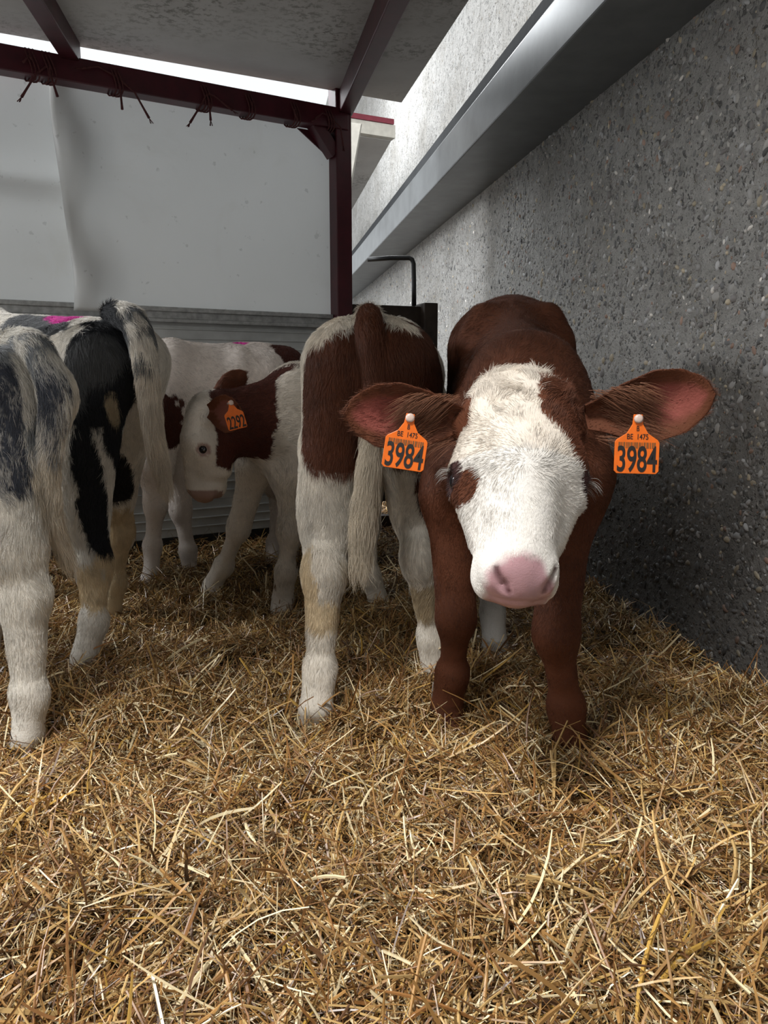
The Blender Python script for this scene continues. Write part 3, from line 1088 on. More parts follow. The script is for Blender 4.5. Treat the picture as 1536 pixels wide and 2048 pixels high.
def tail(B, pts, radii, fl0=.018, fl1=.05, k=.004):
    pts = np.array(pts); radii = np.array(radii)
    u = np.linspace(0, len(pts) - 1, 34)
    Q = []
    for x in u:
        i = min(int(x), len(pts) - 2); t_ = x - i
        p0, p1, p2, p3 = pts[max(i - 1, 0)], pts[i], pts[i + 1], pts[min(i + 2, len(pts) - 1)]
        Q.append(.5 * (2 * p1 + (p2 - p0) * t_ + (2 * p0 - 5 * p1 + 4 * p2 - p3) * t_ ** 2 + (3 * p1 - p0 - 3 * p2 + p3) * t_ ** 3))
    radii = np.interp(u, np.arange(len(pts)), radii)
    pts = Q
    for i in range(len(pts) - 1):
        t_ = i / max(1, len(pts) - 2)
        B.cone(pts[i], pts[i + 1], radii[i], radii[i + 1], k, comb=pts[i + 1] - pts[i], fl=fl0 + (fl1 - fl0) * t_)


class Head:
    def __init__(s, O, T, dorsal, scale):
        s.O = np.asarray(O, float); s.y = unit(np.asarray(T) - s.O)
        z = np.asarray(dorsal, float); s.z = unit(z - z.dot(s.y) * s.y)
        s.x = np.cross(s.y, s.z); s.s = scale
        s.A = np.array([s.x, s.y, s.z])

    def w(s, x, y, z):
        return s.O + (s.x * x + s.y * y + s.z * z) * s.s

    def loc(s, p):
        return ((p - s.O) @ s.A.T) / s.s


def build_head(B, H, fl=.011):
    s = H.s
    dn = H.y
    def e(c, r, k=.03, comb=None, fl_=fl, sub=False):
        B.ell(H.w(*c), H.A, np.array(r) * s, k * s, (H.y if comb is None else comb), fl_, sub)
    def c(a, b_, ra, rb, k=.03, comb=None, fl_=fl, flat=None):
        B.cone(H.w(*a), H.w(*b_), ra * s, rb * s, k * s, comb=H.y if comb is None else comb, fl=fl_, flat=flat)
    e((0, .048, -.055), (.079, .064, .062), .03, H.z * .6 - H.y * .4, fl * 1.5)      # poll
    e((0, .105, -.050), (.087, .085, .062), .03)                                       # forehead
    e((0, .150, -.057), (.086, .062, .064), .03)
    for sd in (1, -1):
        c((sd * .062, .138, -.040), (sd * .080, .156, -.058), .024, .019, .025)         # brow bones
        c((sd * .066, .180, -.065), (sd * .044, .245, -.070), .026, .022, .03)           # cheek bones
        c((sd * .050, .13, -.115), (sd * .032, .235, -.115), .036, .026, .04)           # jaw
        c((sd * .050, .060, -.06), (sd * .078, .070, -.07), .028, .022, .02)            # ear root
    c((0, .13, -.045), (0, .275, -.048), .064, .046, .03, flat=(H.x, .98))              # face
    c((0, .15, -.016), (0, .285, -.030), .030, .026, .03)                               # nose bridge
    e((0, .285, -.055), (.048, .040, .043), .02, fl_=.006)                             # muzzle
    e((0, .300, -.058), (.046, .040, .044), .015, fl_=.004)
    e((0, .312, -.060), (.036, .030, .036), .012, fl_=.002)
    for sd in (1, -1):
        e((sd * .032, .300, -.042), (.020, .028, .026), .012, fl_=.003)                 # nostril wings
        e((sd * .034, .296, -.076), (.026, .036, .030), .012, fl_=.006)                  # lips
    e((0, .283, -.108), (.034, .038, .022), .02, fl_=.008)                              # chin
    for sd in (1, -1):                                                                    # nostrils
        e((sd * .096, .167, -.057), (.014, .016, .015), .006, sub=True)                 # eye sockets
    B.cone(H.w(-.035, .328, -.092), H.w(.035, .328, -.092), .0025 * s, .0025 * s, .006, sub=True)   # mouth line


def eye(H, sd, root, r=.0185, c=None):
    c = H.w(*(c or (sd * .0790, .166, -.060)))
    n, m = 20, 12
    V, Fq = [], []
    mb = MB()
    vs = [c + UPZ * r * H.s]
    for i in range(1, m):
        a = math.pi * i / m
        for k in range(n):
            b_ = 2 * math.pi * k / n
            vs.append(c + r * H.s * np.array([math.sin(a) * math.cos(b_), math.sin(a) * math.sin(b_), math.cos(a)]))
    vs.append(c - UPZ * r * H.s)
    fs = [(0, 1 + k, 1 + (k + 1) % n) for k in range(n)]
    for i in range(m - 2):
        for k in range(n):
            a, b_ = 1 + i * n + k, 1 + i * n + (k + 1) % n
            fs.append((a, a + n, b_ + n, b_))
    L_ = len(vs) - 1
    fs += [(L_, 1 + (m - 2) * n + (k + 1) % n, 1 + (m - 2) * n + k) for k in range(n)]
    mb.add(vs, fs)
    return mb.build('eye', M['eye'], root, c, smooth=True)


def ear_tag(root, top, down, right, width, number, small=True):
    """orange tag: neck at top, plate below; children of the calf's tag"""
    down, right = unit(down), unit(right)
    right = unit(right - right.dot(down) * down)
    out = np.cross(right, -down)
    if out.dot(CAM - top) < 0: out = -out
    w = width
    prof = [(-.10, -.10), (.10, -.10), (.12, .12), (.24, .32), (.46, .46), (.5, .52), (.5, 1.16), (.44, 1.22), (-.44, 1.22), (-.5, 1.16), (-.5, .52), (-.46, .46), (-.24, .32), (-.12, .12)]
    n = len(prof)
    f = [top + right * x * w + down * y * w + out * .0012 for x, y in prof]
    bk = [p - out * .0024 for p in f]
    o = MB().add(f + bk, [tuple(range(n)), tuple(range(2 * n - 1, n - 1, -1))] + [(i, i + n, (i + 1) % n + n, (i + 1) % n) for i in range(n)]).build('ear_tag', M['tag'], root, top, bevel=.0006)
    st = MB()
    st.tube([top - out * .012, top + out * .002, top + out * .0045, top + out * .006], [.004, .0068, .0068, .004], 14)
    st.build('stud', M['stud'], o, top, smooth=True)
    rot = Matrix((Vector(right), Vector(-down), Vector(out))).transposed().to_4x4()
    def text(body, size, y, name, xs=.78, off_=0.0):
        cu = bpy.data.curves.new(name, 'FONT')
        cu.body = body; cu.size = size; cu.align_x = 'CENTER'; cu.align_y = 'CENTER'; cu.extrude = .0003; cu.offset = off_
        cu.materials.append(M['ink'])
        tmp = bpy.data.objects.new(name + '_curve', cu)
        me_ = bpy.data.meshes.new_from_object(tmp)
        bpy.data.objects.remove(tmp)
        t_ = bpy.data.objects.new(name, me_)
        link(t_, o)
        pos = down * y * w + out * .0016
        t_.matrix_local = Matrix.Translation(Vector(pos)) @ rot @ Matrix.Diagonal((xs, 1, 1, 1))
        return t_
    text(number, w * .80, .925, 'number', .575, w * .012)
    if small:
        text('B', w * .16, .22, 'small_print')
        text('BE  1475', w * .17, .40, 'small_print', .8)
        bar = MB()
        r = np.random.default_rng(3)
        x = -.42
        while x < .42:
            bw = r.choice([.012, .02, .03])
            a = top + right * (x + bw / 2) * w + down * .585 * w + out * .0016
            bar.box(a, bw * w, .13 * w, .0004, [right, -down, out])
            x += bw + r.choice([.015, .025])
        bar.build('barcode', plain('faded_print', (.16, .07, .02), .5), o, top)
    return o


# ---------- calf A: red-brown calf facing the camera
def build_brown_calf():
    B = Body()
    R = P(1019, 600, 2.0); W = P(1052, 690, 1.52)
    f, n = trunk(B, W, R, 1.0, .013, 1.02)
    H = Head(P(1053, 728, 1.215), P(1046, 1172, 1.015), FWD * -.75 + UPZ * .5, 1.085)
    build_head(B, H, .010)
    # neck
    nb_ = H.w(0, .035, -.10)
    B.cone(W - UPZ * .10, nb_, .10, .072, .05, comb=W - nb_, fl=.014)
    B.cone(W - UPZ * .26 + f * .06, H.w(0, .10, -.13), .095, .052, .05, comb=(0, 0, -1), fl=.014)
    B.cone(W - UPZ * .18 + f * .05, H.w(0, .06, -.11), .10, .06, .05, comb=W - nb_, fl=.014)
    # f points to the camera, so the animal's left (n) is image right
    sgn = 1 if n.dot(RIGHT) > 0 else -1
    Lf = [P(905, 990, 1.52), P(912, 1235, 1.50), P(905, 1345, 1.52), P(893, 1432, 1.53)]
    Rf = [P(1128, 1000, 1.44), P(1112, 1265, 1.36), P(1132, 1410, 1.37), P(1142, 1520, 1.355)]
    fore_leg(B, W, f, n, -sgn, Lf, 1.0, .009, 1.02, top=P(925, 880, 1.55))
    fore_leg(B, W, f, n, sgn, Rf, 1.0, .009, 1.08, top=P(1105, 880, 1.50))
    hind_leg(B, R, f, n, -sgn, [P(950, 960, 1.93), P(955, 1100, 2.06), P(985, 1225, 1.98), P(990, 1312, 1.92)], 1.0, .014)
    hind_leg(B, R, f, n, sgn, [P(1130, 950, 1.90), P(1125, 1080, 2.05), P(1120, 1210, 2.0), P(1118, 1290, 1.96)], 1.0, .014)
    # ears
    Lx, Rx = -H.x if H.x.dot(RIGHT) > 0 else H.x, H.x if H.x.dot(RIGHT) > 0 else -H.x
    toc = unit(CAM - H.O)
    ears = []
    lb, lt = P(925, 838, 1.235), P(690, 826, 1.20)
    rb, rt = P(1172, 832, 1.235), P(1430, 790, 1.20)
    for (a, b_, wd, dr) in ((lb, lt, .054, .0), (rb, rt, .056, -.1)):
        ax = unit(b_ - a)
        sidev = unit(-UPZ + ax * UPZ.dot(ax) - toc * .15)
        nv = np.cross(ax, sidev)
        if nv.dot(toc) < 0: nv = -nv
        ears.append(dict(g=(a, ax, sidev, nv, np.linalg.norm(b_ - a), wd, .55, dr)))
    hw = H.loc
    cuts = []
    for line, rr in ((((992, 1136), (996, 1152), (1006, 1168), (1016, 1182)), (.0040, .0062, .0072, .0040)),
                     (((1113, 1136), (1109, 1153), (1100, 1170), (1090, 1184)), (.0040, .0062, .0072, .0040)),
                     (((972, 1186), (1000, 1198), (1048, 1203), (1098, 1198), (1120, 1186)), (.0015, .0022, .0024, .0022, .0015))):
        cuts.append(([B.hit(*q) for q in line], rr))
    for hp_, rr in cuts:
        for i in range(len(hp_) - 1):
            B.cone(hp_[i] + H.y * .002, hp_[i + 1] + H.y * .002, rr[i], rr[i + 1], .004, sub=True)

    def coat(p, part, aux):
        c = np.tile(BROWN, (len(p), 1)) * (1 + .18 * noise(p, 9, 3)[:, None])
        l = hw(p)
        head = (l[:, 1] > -.02) & (l[:, 1] < .42) & (np.abs(l[:, 0]) < .13) & (l[:, 2] > -.16) & (part < .5)
        wob = .010 * noise(p, 28, 5) + .006 * noise(p, 75, 6)
        sx = l[:, 0] * (1 if H.x.dot(RIGHT) > 0 else -1)     # + is image right
        white = head & (l[:, 2] + wob > np.interp(l[:, 1], [0, .05, .12, .2, .26, .34], [-.075, -.085, -.080, -.10, -.14, -.16]))
        br = ((sx - .060) / .046) ** 2 + ((l[:, 1] - .062) / .056) ** 2 + 22 * wob < 1
        br2 = ((sx - .085) / .03) ** 2 + ((l[:, 1] - .09) / .06) ** 2 + 10 * wob < 1
        br3 = ((sx + .076) / .018) ** 2 + ((l[:, 1] - .186) / .021) ** 2 + 12 * wob < 1
        br4 = (np.abs(sx) > .074) & (l[:, 1] < .10) & (sx < 0) & (wob > -.004)
        white = white & ~br & ~br2 & ~br3 & ~br4
        c[white] = WHITE * 1.0
        cr = white & (l[:, 1] < .15)
        c[cr] = WHITE * [.93, .88, .82]
        # bare muzzle
        dd = (np.abs(sx) / .047) ** 2.5 + (np.abs(l[:, 1] - .335) / .045) ** 2
        mz = head * np.clip((1.25 - dd) / .6 + .5 * noise(p, 60, 8) + .35 * noise(p, 25, 18), 0, 1) * (l[:, 2] > -.105)
        pinkc = np.array([.47, .27, .29]) * (1 + .12 * noise(p, 50, 12)[:, None]) + np.array([-.03, .03, .05]) * np.clip(noise(p, 24, 16), 0, 1)[:, None]
        c = c * (1 - mz[:, None]) + pinkc * mz[:, None]
        for hp_, rr in cuts[:2]:
            for i in range(len(hp_) - 1):
                d_ = hp_[i + 1] - hp_[i]
                t_ = np.clip(((p - hp_[i]) @ d_) / (d_ @ d_), 0, 1)
                w_ = np.linalg.norm(p - hp_[i] - t_[:, None] * d_, axis=1)
                k_ = head * np.clip(1.35 - w_ / .0052, 0, 1)
                c = c * (1 - k_[:, None]) + np.array([.07, .018, .022]) * k_[:, None]
        rim = head & (((np.abs(sx) - .093) / .012) ** 2 + ((l[:, 1] - .166) / .018) ** 2 < 1) & (l[:, 2] > -.085)
        c[rim] = [.045, .02, .018]
        e_ = (part > .5) * np.clip((aux - .45) / .6 + .2 * noise(p, 60, 19), 0, 1)
        c = c * (1 - e_[:, None]) + np.array([.27, .075, .06]) * e_[:, None]
        hindw = (p - CAM) @ FWD > 1.80
        c[hindw & (p[:, 2] < .26 + .03 * noise(p, 20, 14))] = WHITE * .8
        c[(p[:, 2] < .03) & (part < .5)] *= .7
        return c

    def dens(c):
        l = hw(c)
        near = (l[:, 1] > 0) & (l[:, 1] < .37) & (np.abs(l[:, 0]) < .2)
        d = np.where(near, 3.0, 1.0)
        return np.where(near & ((np.abs(l[:, 0]) / .042) ** 2.5 + (np.abs(l[:, 1] - .335) / .040) ** 2 < 1) & (l[:, 2] > -.1), .05, d)

    def curl(root, tang, nn_, r):
        l = hw(root)
        on = (l[:, 1] > -.02) & (l[:, 1] < .36) & (np.abs(l[:, 0]) < .10) & (l[:, 2] > -.11)
        # whorl between the eyes: hair radiates from it
        wc = H.w(0.0, .165, 0)
        rad_ = root - wc
        rad_ = unit3(rad_ - (rad_ * nn_).sum(1)[:, None] * nn_)
        sw = np.cross(nn_, rad_) * .35
        t2 = unit3(rad_ + sw + .22 * noise3(root, 45, 71) + .08 * r.standard_normal(root.shape))
        top = on & (l[:, 1] < .10)
        cl = unit3(rad_ * .5 + 1.0 * noise3(root, 55, 81) + .12 * r.standard_normal(root.shape))
        cl = unit3(cl - (cl * nn_).sum(1)[:, None] * nn_ * .7)
        tang = np.where(on[:, None], t2, tang)
        wt = (np.clip((.115 - l[:, 1]) / .07, 0, 1) * on)[:, None]
        tang = unit3(tang * (1 - wt) + cl * wt)
        nl = np.ones(len(root)) + .2 * wt[:, 0] - .15 * (l[:, 1] > .2) * on
        return tang, nl

    def extra(r):
        E_, R_, C_ = [], [], []
        for sd in (1, -1):           # eyelashes
            for k in range(26):
                u = r.uniform(-1, 1)
                a = H.w(sd * (.094 + .002 * r.random()), .149 + .004 * abs(u), -.064 + .016 * u)
                d = unit(H.x * sd * 1.0 - H.y * .15 + H.z * .35 * u + r.standard_normal(3) * .12)
                l_ = r.uniform(.016, .028)
                E_.append([a, a + (d + H.y * .15) * l_ * .35, a + (d + H.y * .35) * l_ * .7, a + (d + H.y * .7) * l_])
                R_.append(np.array([1, .8, .6, .1]) * .00019); C_.append(WHITE * .6)
        for e_ in ears:              # long hair growing out of the ear hollow
            a, ax, sv, nv, L_, wd = e_['g'][:6]
            for k in range(900):
                t_ = r.uniform(.04, .45); s_ = r.uniform(-.85, .8)
                st_ = a + ax * t_ * L_ + sv * s_ * wd * .9 + nv * (.55 * 1.2 * (s_ * s_ - .5) * wd + r.uniform(.004, .016))
                d = unit(ax * 1.0 + sv * r.uniform(.1, .7) + nv * r.uniform(.05, .35))
                l_ = r.uniform(.03, .06)
                E_.append([st_, st_ + d * l_ * .33, st_ + d * l_ * .66 + sv * .003, st_ + d * l_ + sv * .008])
                R_.append(np.array([1, .8, .6, .1]) * .00030); C_.append(np.array([.20, .085, .045]) * r.uniform(.6, 1.3))
        return np.array(E_), np.array(R_), np.array(C_)

    base = (W + R) / 2; base[2] = 0
    o = make_calf('red brown calf facing the camera with curly white face and two orange ear tags', base, B, .0048, coat, 260000,
                  ears, .00026, .24, 1.0, 5, dens, extra, curl)
    # shiny bare nose skin uses the smoother material
    me = o.data
    me.materials.append(M['nose'])
    vv = np.zeros(len(me.vertices) * 3, np.float32); me.vertices.foreach_get('co', vv)
    vv = vv.reshape(-1, 3) + base
    l = hw(vv)
    isn = ((np.abs(l[:, 0]) / .042) ** 2.5 + (np.abs(l[:, 1] - .335) / .040) ** 2 < 1) & (l[:, 2] > -.105)
    ls = np.zeros(len(me.loops), np.int32); me.loops.foreach_get('vertex_index', ls)
    st_ = np.zeros(len(me.polygons), np.int32); me.polygons.foreach_get('loop_start', st_)
    me.polygons.foreach_set('material_index', isn[ls[st_]].astype(np.int32))
    for sd in (1, -1): eye(H, sd, o)
    dn = -UPZ
    ear_tag(o, P(820, 836, 1.165), P(806, 940, 1.155) - P(822, 836, 1.165), RIGHT * 1 - UPZ * .06, .0640, '3984')
    ear_tag(o, P(1276, 838, 1.165), P(1272, 940, 1.155) - P(1276, 838, 1.165), RIGHT * 1 - UPZ * .04, .0675, '3984')
    return o


# ---------- calf B: brown and white calf seen from behind
def build_rear_calf():
    B = Body()
    R = P(738, 628, 1.62); W = P(785, 662, 2.28)
    f, n = trunk(B, W, R, .95, .02, 1.04)
    sgn = 1 if n.dot(RIGHT) > 0 else -1
    s = 1.0
    B.cone(W - UPZ * .12, W + f * .26 - UPZ * .20, .10, .07, .05, comb=-f, fl=.018)
    B.ell(W + f * .36 - UPZ * .28, [f, n, UPZ], (.13, .075, .09), .04, -f, .015)
    hind_leg(B, R, f, n, -sgn, [P(668, 900, 1.72), P(648, 1140, 1.56), P(640, 1335, 1.53), P(632, 1432, 1.50)], s, .022, 1.12)
    hind_leg(B, R, f, n, sgn, [P(825, 890, 1.82), P(838, 1110, 1.70), P(862, 1270, 1.72), P(872, 1368, 1.70)], s, .020, 1.0)
    fore_leg(B, W, f, n, -sgn, [P(742, 910, 2.28), P(735, 1050, 2.30), P(740, 1150, 2.30), P(757, 1212, 2.32)], .95, .014)
    fore_leg(B, W, f, n, sgn, [P(830, 900, 2.34), P(835, 1050, 2.38), P(835, 1140, 2.38), P(838, 1200, 2.36)], .95, .014)
    tp = [P(738, 632, 1.60), P(740, 670, 1.555), P(748, 760, 1.545), P(745, 860, 1.54), P(738, 940, 1.53), P(728, 1030, 1.53), P(722, 1110, 1.53)]
    tail(B, tp, [.026, .024, .019, .016, .016, .017, .010], .02, .075)

    hT = [B.hit(*q) for q in ((665, 735), (655, 880), (700, 730), (690, 880), (745, 720), (740, 850), (790, 720), (790, 860), (835, 720), (840, 850), (855, 960), (870, 1020), (655, 705), (640, 800), (845, 710), (855, 800))]
    hW = [B.hit(*q) for q in ((645, 660), (700, 632), (785, 640), (815, 650), (605, 740), (600, 900), (738, 626), (742, 760))]

    def coat(p, part, aux):
        c = np.tile(WHITE * [.97, .94, .88], (len(p), 1))
        D = (p - CAM) @ FWD
        for a, b_, r_, col, sd in ((hT[0], hT[1], .070, BROWN, 1), (hT[2], hT[3], .070, BROWN, 4), (hT[4], hT[5], .075, BROWN, 3),
                                   (hT[12], hT[13], .055, BROWN, 21), (hT[14], hT[15], .095, BROWN * .8, 22), (hT[6], hT[7], .095, BROWN * .8, 2), (hT[8], hT[9], .10, BROWN * .8, 6), (hT[10], hT[11], .030, DBROWN, 8)):
            c[patch(p, a, b_, r_, .14, sd)] = col
        for a, b_, r_, sd in ((hW[0], hW[1], .034, 11), (hW[2], hW[3], .018, 13), (hW[4], hW[5], .030, 15)):
            c[patch(p, a, b_, r_, .2, sd)] = WHITE * [.95, .90, .82]
        c[patch(p, hW[6] + UPZ * .01, hW[7], .044, .15, 17)] = BROWN
        t_ = patch(p, P(742, 880, 1.53), P(722, 1120, 1.53), .05, .1, 20)
        c[t_] = WHITE * [.85, .78, .66]
        hk = patch(p, P(640, 1120, 1.55), P(640, 1220, 1.55), .045, .5, 21)
        c[hk] = CREAM * .95
        hk = patch(p, P(850, 1150, 1.7), P(850, 1220, 1.7), .03, .5, 22)
        c[hk] = CREAM * .7
        c *= (1 + .10 * noise(p, 12, 33))[:, None]
        return c

    base = (W + R) / 2; base[2] = 0
    return make_calf('white and brown calf seen from behind with dark brown thighs and long white tail tip', base, B, .006, coat, 240000, (), .00027, .26, 1.0, 9)


# ---------- calf C: white faced calf with brown neck, nosing to the left
def build_profile_calf():
    B = Body()
    W = P(598, 742, 2.36); R = P(690, 715, 2.98)
    f, n = trunk(B, W, R, .88, .022, .95)
    H = Head(P(382, 792, 2.16), P(372, 985, 2.14), -RIGHT + UPZ * .0 + FWD * -.10, .86)
    build_head(B, H, .009)
    B.cone(W - UPZ * .10, H.w(0, .05, -.12), .095, .065, .05, comb=W - H.O, fl=.012)
    B.cone(W - UPZ * .20 + f * .04, H.w(0, .10, -.14), .10, .055, .05, comb=W - H.O, fl=.012)
    sgn = 1 if n.dot(RIGHT) > 0 else -1
    fore_leg(B, W, f, n, 1, [P(512, 930, 2.36), P(478, 1055, 2.40), P(448, 1130, 2.44), P(425, 1180, 2.46)], .95, .010, top=P(540, 850, 2.36))
    fore_leg(B, W, f, n, -1, [P(590, 930, 2.28), P(580, 1060, 2.28), P(572, 1140, 2.29), P(566, 1205, 2.31)], .95, .018, top=P(590, 850, 2.32))
    hind_leg(B, R, f, n, 1, [P(640, 960, 2.86), P(690, 1010, 3.0), P(690, 1090, 2.95), P(690, 1135, 2.93)], .9, .016)
    hind_leg(B, R, f, n, -1, [P(700, 960, 2.8), P(720, 1015, 3.0), P(715, 1090, 2.95), P(715, 1138, 2.9)], .9, .016)
    toc = unit(CAM - H.O)
    ears = []
    # near ear hangs back and down, far ear stands up behind the head
    a, b_ = P(420, 822, 2.07), P(492, 828, 1.99)
    ax = unit(b_ - a); sv = unit(-UPZ - ax * (-UPZ).dot(ax)); nv = np.cross(ax, sv); nv = nv if nv.dot(toc) > 0 else -nv
    ears.append(dict(g=(a, ax, sv, nv, .125, .050, .55, .7)))
    a, b_ = P(425, 800, 2.24), P(500, 738, 2.30)
    ax = unit(b_ - a); sv = unit(-UPZ - ax * (-UPZ).dot(ax)); nv = np.cross(ax, sv); nv = nv if nv.dot(toc) > 0 else -nv
    ears.append(dict(g=(a, ax, sv, -nv, .13, .036, .3, 0)))

    hS = [B.hit(625, 790), B.hit(608, 900)]

    def coat(p, part, aux):
        c = np.tile(WHITE * [.97, .93, .88], (len(p), 1))
        l = H.loc(p)
        D = (p - CAM) @ FWD
        wob = .02 * noise(p, 16, 5) + .008 * noise(p, 50, 6)
        px_ = 768 + F_PX * ((p - CAM) @ RIGHT) / ((p - CAM) @ (FWD * _cp - UPZ * _sp))
        s_ = (p - W) @ f                                  # ahead of the withers
        neck = (s_ + wob > .045) & (l[:, 2] < -.10 + .5 * (l[:, 1] - .1) * 0) & (p[:, 2] > .47 - .0 * s_ + wob)
        neck |= (l[:, 2] + wob < -.075 - .55 * np.clip(l[:, 1] - .05, 0, 1)) & (s_ + wob > .045) & (p[:, 2] > .48 + wob)
        c[neck] = DBROWN * 1.25
        c[patch(p, hS[0], hS[1], .10, .2, 9)] = WHITE * [.97, .93, .88]
        low = neck & (p[:, 2] < .54) & (l[:, 2] < -.12) & (l[:, 1] > .2)
        c[part > .5] = BROWN * 1.15
        c[(part > .5) & (aux > .4)] = np.array([.20, .07, .05])
        hd = (l[:, 1] > .298 + .012 * noise(p, 50, 7)) & (l[:, 1] < .4) & (np.abs(l[:, 0]) < .1) & (np.abs(l[:, 2]) < .12)
        c[hd] = np.array([.30, .20, .17])
        rim = (((l[:, 2] + .060) / .025) ** 2 + ((l[:, 1] - .166) / .021) ** 2 < 1) & (np.abs(l[:, 0]) > .05) & (np.abs(l[:, 0]) < .12)
        c[rim] = np.array([.42, .30, .26])
        c[patch(p, P(580, 1130, 2.29), P(560, 1170, 2.30), .02, .6, 5)] = TAN * .5
        c *= (1 + .08 * noise(p, 14, 41))[:, None]
        return c

    base = (W + R) / 2; base[2] = 0
    o = make_calf('calf with white face in profile and dark brown neck, sniffing the tail beside it', base, B, .006, coat, 110000, ears, .00040, .28, 1.0, 12)
    sx = 1 if H.x.dot(CAM - H.O) > 0 else -1
    eye(H, sx, o, .017); eye(H, -sx, o, .017)
    ear_tag(o, P(461, 806, 1.975), P(478, 862, 1.97) - P(461, 806, 1.975), RIGHT * .72 + FWD * .55 - UPZ * .2, .056, '2292', False)
    return o


# ---------- calf D: white calf side on against the boards
def build_side_calf():
    B = Body()
    W = P(335, 690, 2.78); R = P(560, 690, 3.02)
    f, n = trunk(B, W, R, 1.0, .012, .9)
    B.cone(W - UPZ * .13, W + f * .10 + FWD * .16 - UPZ * .20, .09, .065, .05, comb=-f, fl=.012)
    B.ell(W + f * .13 + FWD * .26 - UPZ * .28, [f, n, UPZ], (.07, .12, .09), .04, -f, .01)
    nr = 1 if n.dot(FWD) < 0 else -1
    fore_leg(B, W, f, n, nr, [P(310, 930, 2.68), P(312, 1010, 2.68), P(305, 1090, 2.68), P(303, 1150, 2.68)], 1.0, .010, 1.05)
    fore_leg(B, W, f, n, -nr, [P(355, 930, 2.84), P(362, 1020, 2.84), P(376, 1100, 2.84), P(380, 1150, 2.84)], 1.0, .010, 1.05)
    hind_leg(B, R, f, n, nr, [P(528, 900, 2.90), P(560, 1000, 2.98), P(548, 1085, 2.95), P(545, 1130, 2.9)], .95, .012)
    hind_leg(B, R, f, n, -nr, [P(560, 900, 3.05), P(590, 1000, 3.12), P(585, 1080, 3.1), P(582, 1120, 3.05)], .95, .012)

    def coat(p, part, aux):
        c = np.tile(WHITE * [.98, .93, .92], (len(p), 1))
        c[patch(p, P(320, 815, 2.66), P(318, 850, 2.66), .085, .2, 3)] = DBROWN
        c[patch(p, P(565, 712, 2.95), P(585, 730, 2.95), .06, .25, 4)] = DBROWN
        c[patch(p, P(470, 668, 2.9), P(482, 670, 2.9), .035, .3, 5)] = MAGENTA
        c *= (1 + .08 * noise(p, 10, 51))[:, None]
        return c

    base = (W + R) / 2; base[2] = 0
    return make_calf('white calf standing side on against the boards with small pink mark on its back', base, B, .0075, coat, 70000, (), .00050, .3, 1.0, 15)


# ---------- calf E: black and white calf with pink mark
def build_black_calf():
    B = Body()
    R = P(232, 640, 1.95); W = P(-40, 628, 2.34)
    f, n = trunk(B, W, R, 1.05, .024, 1.1)
    nr = 1 if n.dot(FWD) < 0 else -1        # side nearer the camera
    B.cone(W - UPZ * .12, W + f * .24 - UPZ * .2, .10, .075, .05, comb=-f, fl=.02)
    B.ell(W + f * .34 - UPZ * .28, [f, n, UPZ], (.14, .08, .09), .04, -f, .015)
    hind_leg(B, R, f, n, nr, [P(128, 900, 1.92), P(188, 1125, 1.87), P(188, 1238, 1.84), P(172, 1322, 1.82)], 1.03, .022, 1.08)
    hind_leg(B, R, f, n, -nr, [P(205, 880, 2.14), P(240, 1060, 2.22), P(230, 1160, 2.22), P(222, 1232, 2.2)], 1.0, .018, 1.0)
    fore_leg(B, W, f, n, nr, [P(-60, 930, 2.4), P(-60, 1080, 2.4), P(-60, 1150, 2.4), P(-60, 1215, 2.4)], 1.0, .014)
    fore_leg(B, W, f, n, -nr, [P(60, 960, 2.62), P(58, 1060, 2.62), P(55, 1120, 2.62), P(50, 1165, 2.62)], 1.0, .014)
    tp = [P(228, 628, 1.93), P(262, 640, 1.87), P(284, 690, 1.84), P(296, 770, 1.84), P(305, 850, 1.84), P(318, 920, 1.86), P(332, 975, 1.88)]
    tail(B, tp, [.030, .030, .028, .023, .019, .017, .009], .022, .05)

    h = [B.hit(*q) for q in ((200, 700), (165, 800), (240, 720), (240, 800), (205, 635), (240, 655), (100, 665), (30, 645), (165, 880), (190, 1000), (208, 1080), (232, 870), (240, 980), (130, 760), (112, 622), (142, 634))]

    def coat(p, part, aux):
        c = np.tile(WHITE * [.97, .96, .93], (len(p), 1))
        for a, b_, r_, col, sd, am in ((h[0], h[1], .075, BLACK, 1, .2), (h[2], h[3], .065, BLACK, 2, .2), (h[4], h[5], .045, BLACK, 3, .25), (h[6], h[7], .05, GREY * .7, 4, .6),
                                       (h[8], h[9], .034, BLACK, 5, .25), (h[9], h[10], .040, BLACK, 6, .2), (h[11], h[12], .045, BLACK, 7, .2), (h[13], h[0], .05, GREY * .4, 14, .6)):
            c[patch(p, a, b_, r_, am, sd)] = col
        c[patch(p, P(222, 800, 1.85), P(225, 830, 1.87), .018, .2, 9)] = CREAM * .6
        sp = patch(p, h[14], h[15], .050, .25, 10, 20)
        c[sp] = MAGENTA
        t_ = patch(p, tp[1], tp[3], .06, .05, 11) & ((p - CAM) @ RIGHT > (P(262, 700, 1.88) - CAM) @ RIGHT)
        c[t_] = np.where((noise(p[t_], 45, 8) > .05)[:, None], GREY * .7, WHITE * [.9, .87, .82])
        t2 = patch(p, tp[3], tp[6], .05, .05, 11)
        c[t2] = WHITE * [.86, .80, .72]
        cr = patch(p, P(190, 1110, 1.87), P(195, 1190, 1.86), .05, .6, 12) & (p[:, 2] < .36)
        c[cr & (c[:, 0] > .3)] = CREAM * 1.1
        cr = patch(p, P(238, 1020, 2.2), P(232, 1200, 2.2), .06, .4, 13)
        c[cr & (c[:, 0] > .3)] = CREAM * .9
        c *= (1 + .12 * noise(p, 12, 61))[:, None]
        return c

    base = (W + R) / 2; base[2] = 0
    return make_calf('shaggy black and white calf with a bright pink mark on its back', base, B, .0065, coat, 190000, (), .00030, .26, 1.0, 18)


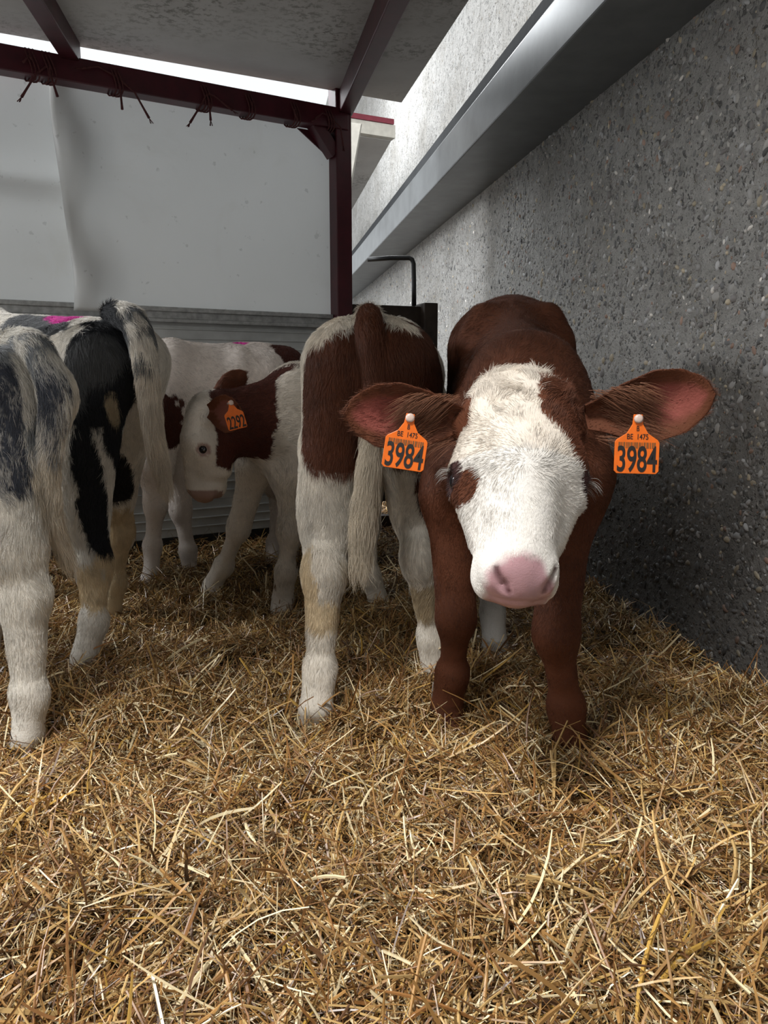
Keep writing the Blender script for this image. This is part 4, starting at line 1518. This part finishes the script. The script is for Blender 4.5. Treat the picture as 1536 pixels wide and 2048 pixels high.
# ---------- calf F: grey and white calf cut off by the left edge
def build_grey_calf():
    B = Body()
    R = P(28, 688, 1.52); W = P(-400, 670, 1.60)
    f, n = trunk(B, W, R, 1.0, .024, 1.05)
    nr = 1 if n.dot(FWD) < 0 else -1
    B.cone(W - UPZ * .12, W + f * .24 - UPZ * .2, .10, .075, .05, comb=-f, fl=.02)
    B.ell(W + f * .34 - UPZ * .28, [f, n, UPZ], (.14, .08, .09), .04, -f, .015)
    hind_leg(B, R, f, n, nr, [P(-30, 950, 1.42), P(48, 1190, 1.42), P(58, 1385, 1.40), P(58, 1488, 1.385)], 1.0, .020, 1.18)
    hind_leg(B, R, f, n, -nr, [P(-25, 930, 1.62), P(0, 1110, 1.66), P(-25, 1230, 1.66), P(-30, 1350, 1.64)], 1.0, .018, 1.0)
    fore_leg(B, W, f, n, nr, [P(-420, 960, 1.7), P(-420, 1180, 1.7), P(-420, 1300, 1.7), P(-420, 1370, 1.7)], 1.0, .014)
    fore_leg(B, W, f, n, -nr, [P(-340, 960, 1.95), P(-340, 1120, 1.95), P(-340, 1220, 1.95), P(-340, 1290, 1.95)], 1.0, .014)
    tp = [P(30, 686, 1.52), P(70, 698, 1.47), P(106, 780, 1.43), P(104, 860, 1.43), P(96, 940, 1.44), P(104, 1040, 1.46), P(140, 1130, 1.50)]
    tail(B, tp, [.026, .028, .026, .021, .018, .017, .009], .022, .045)

    def coat(p, part, aux):
        c = np.tile(WHITE * [.97, .96, .92], (len(p), 1))
        g = patch(p, B.hit(30, 780), B.hit(40, 900), .075, .35, 1)
        c[g] = np.where((noise(p[g], 150, 4) + .6 * noise(p[g], 22, 6) > .25)[:, None], WHITE * .62, BLACK * 6)
        g = patch(p, B.hit(-40, 760), B.hit(-30, 880), .09, .3, 2)
        c[g] = np.where((noise(p[g], 150, 4) + .6 * noise(p[g], 22, 6) > .35)[:, None], WHITE * .5, BLACK * 5)
        g = patch(p, B.hit(30, 700), B.hit(-40, 700), .05, .8, 3)
        c[g] = GREY * 1.4
        t_ = patch(p, tp[1], tp[4], .045, .05, 11)
        c[t_] = np.where((noise(p[t_], 42, 8) > .25)[:, None], GREY * 1.2, WHITE * [.86, .84, .80])
        t_ = patch(p, tp[4], tp[6], .045, .05, 11)
        c[t_] = WHITE * [.86, .80, .70]
        c *= (1 + .12 * noise(p, 12, 71))[:, None]
        return c

    base = (W + R) / 2; base[2] = 0
    return make_calf('grey and white calf cut off by the left edge, nearest on that side', base, B, .006, coat, 150000, (), .00028, .26, 1.0, 21)


build_brown_calf()
build_rear_calf()
build_profile_calf()
build_side_calf()
build_black_calf()
build_grey_calf()
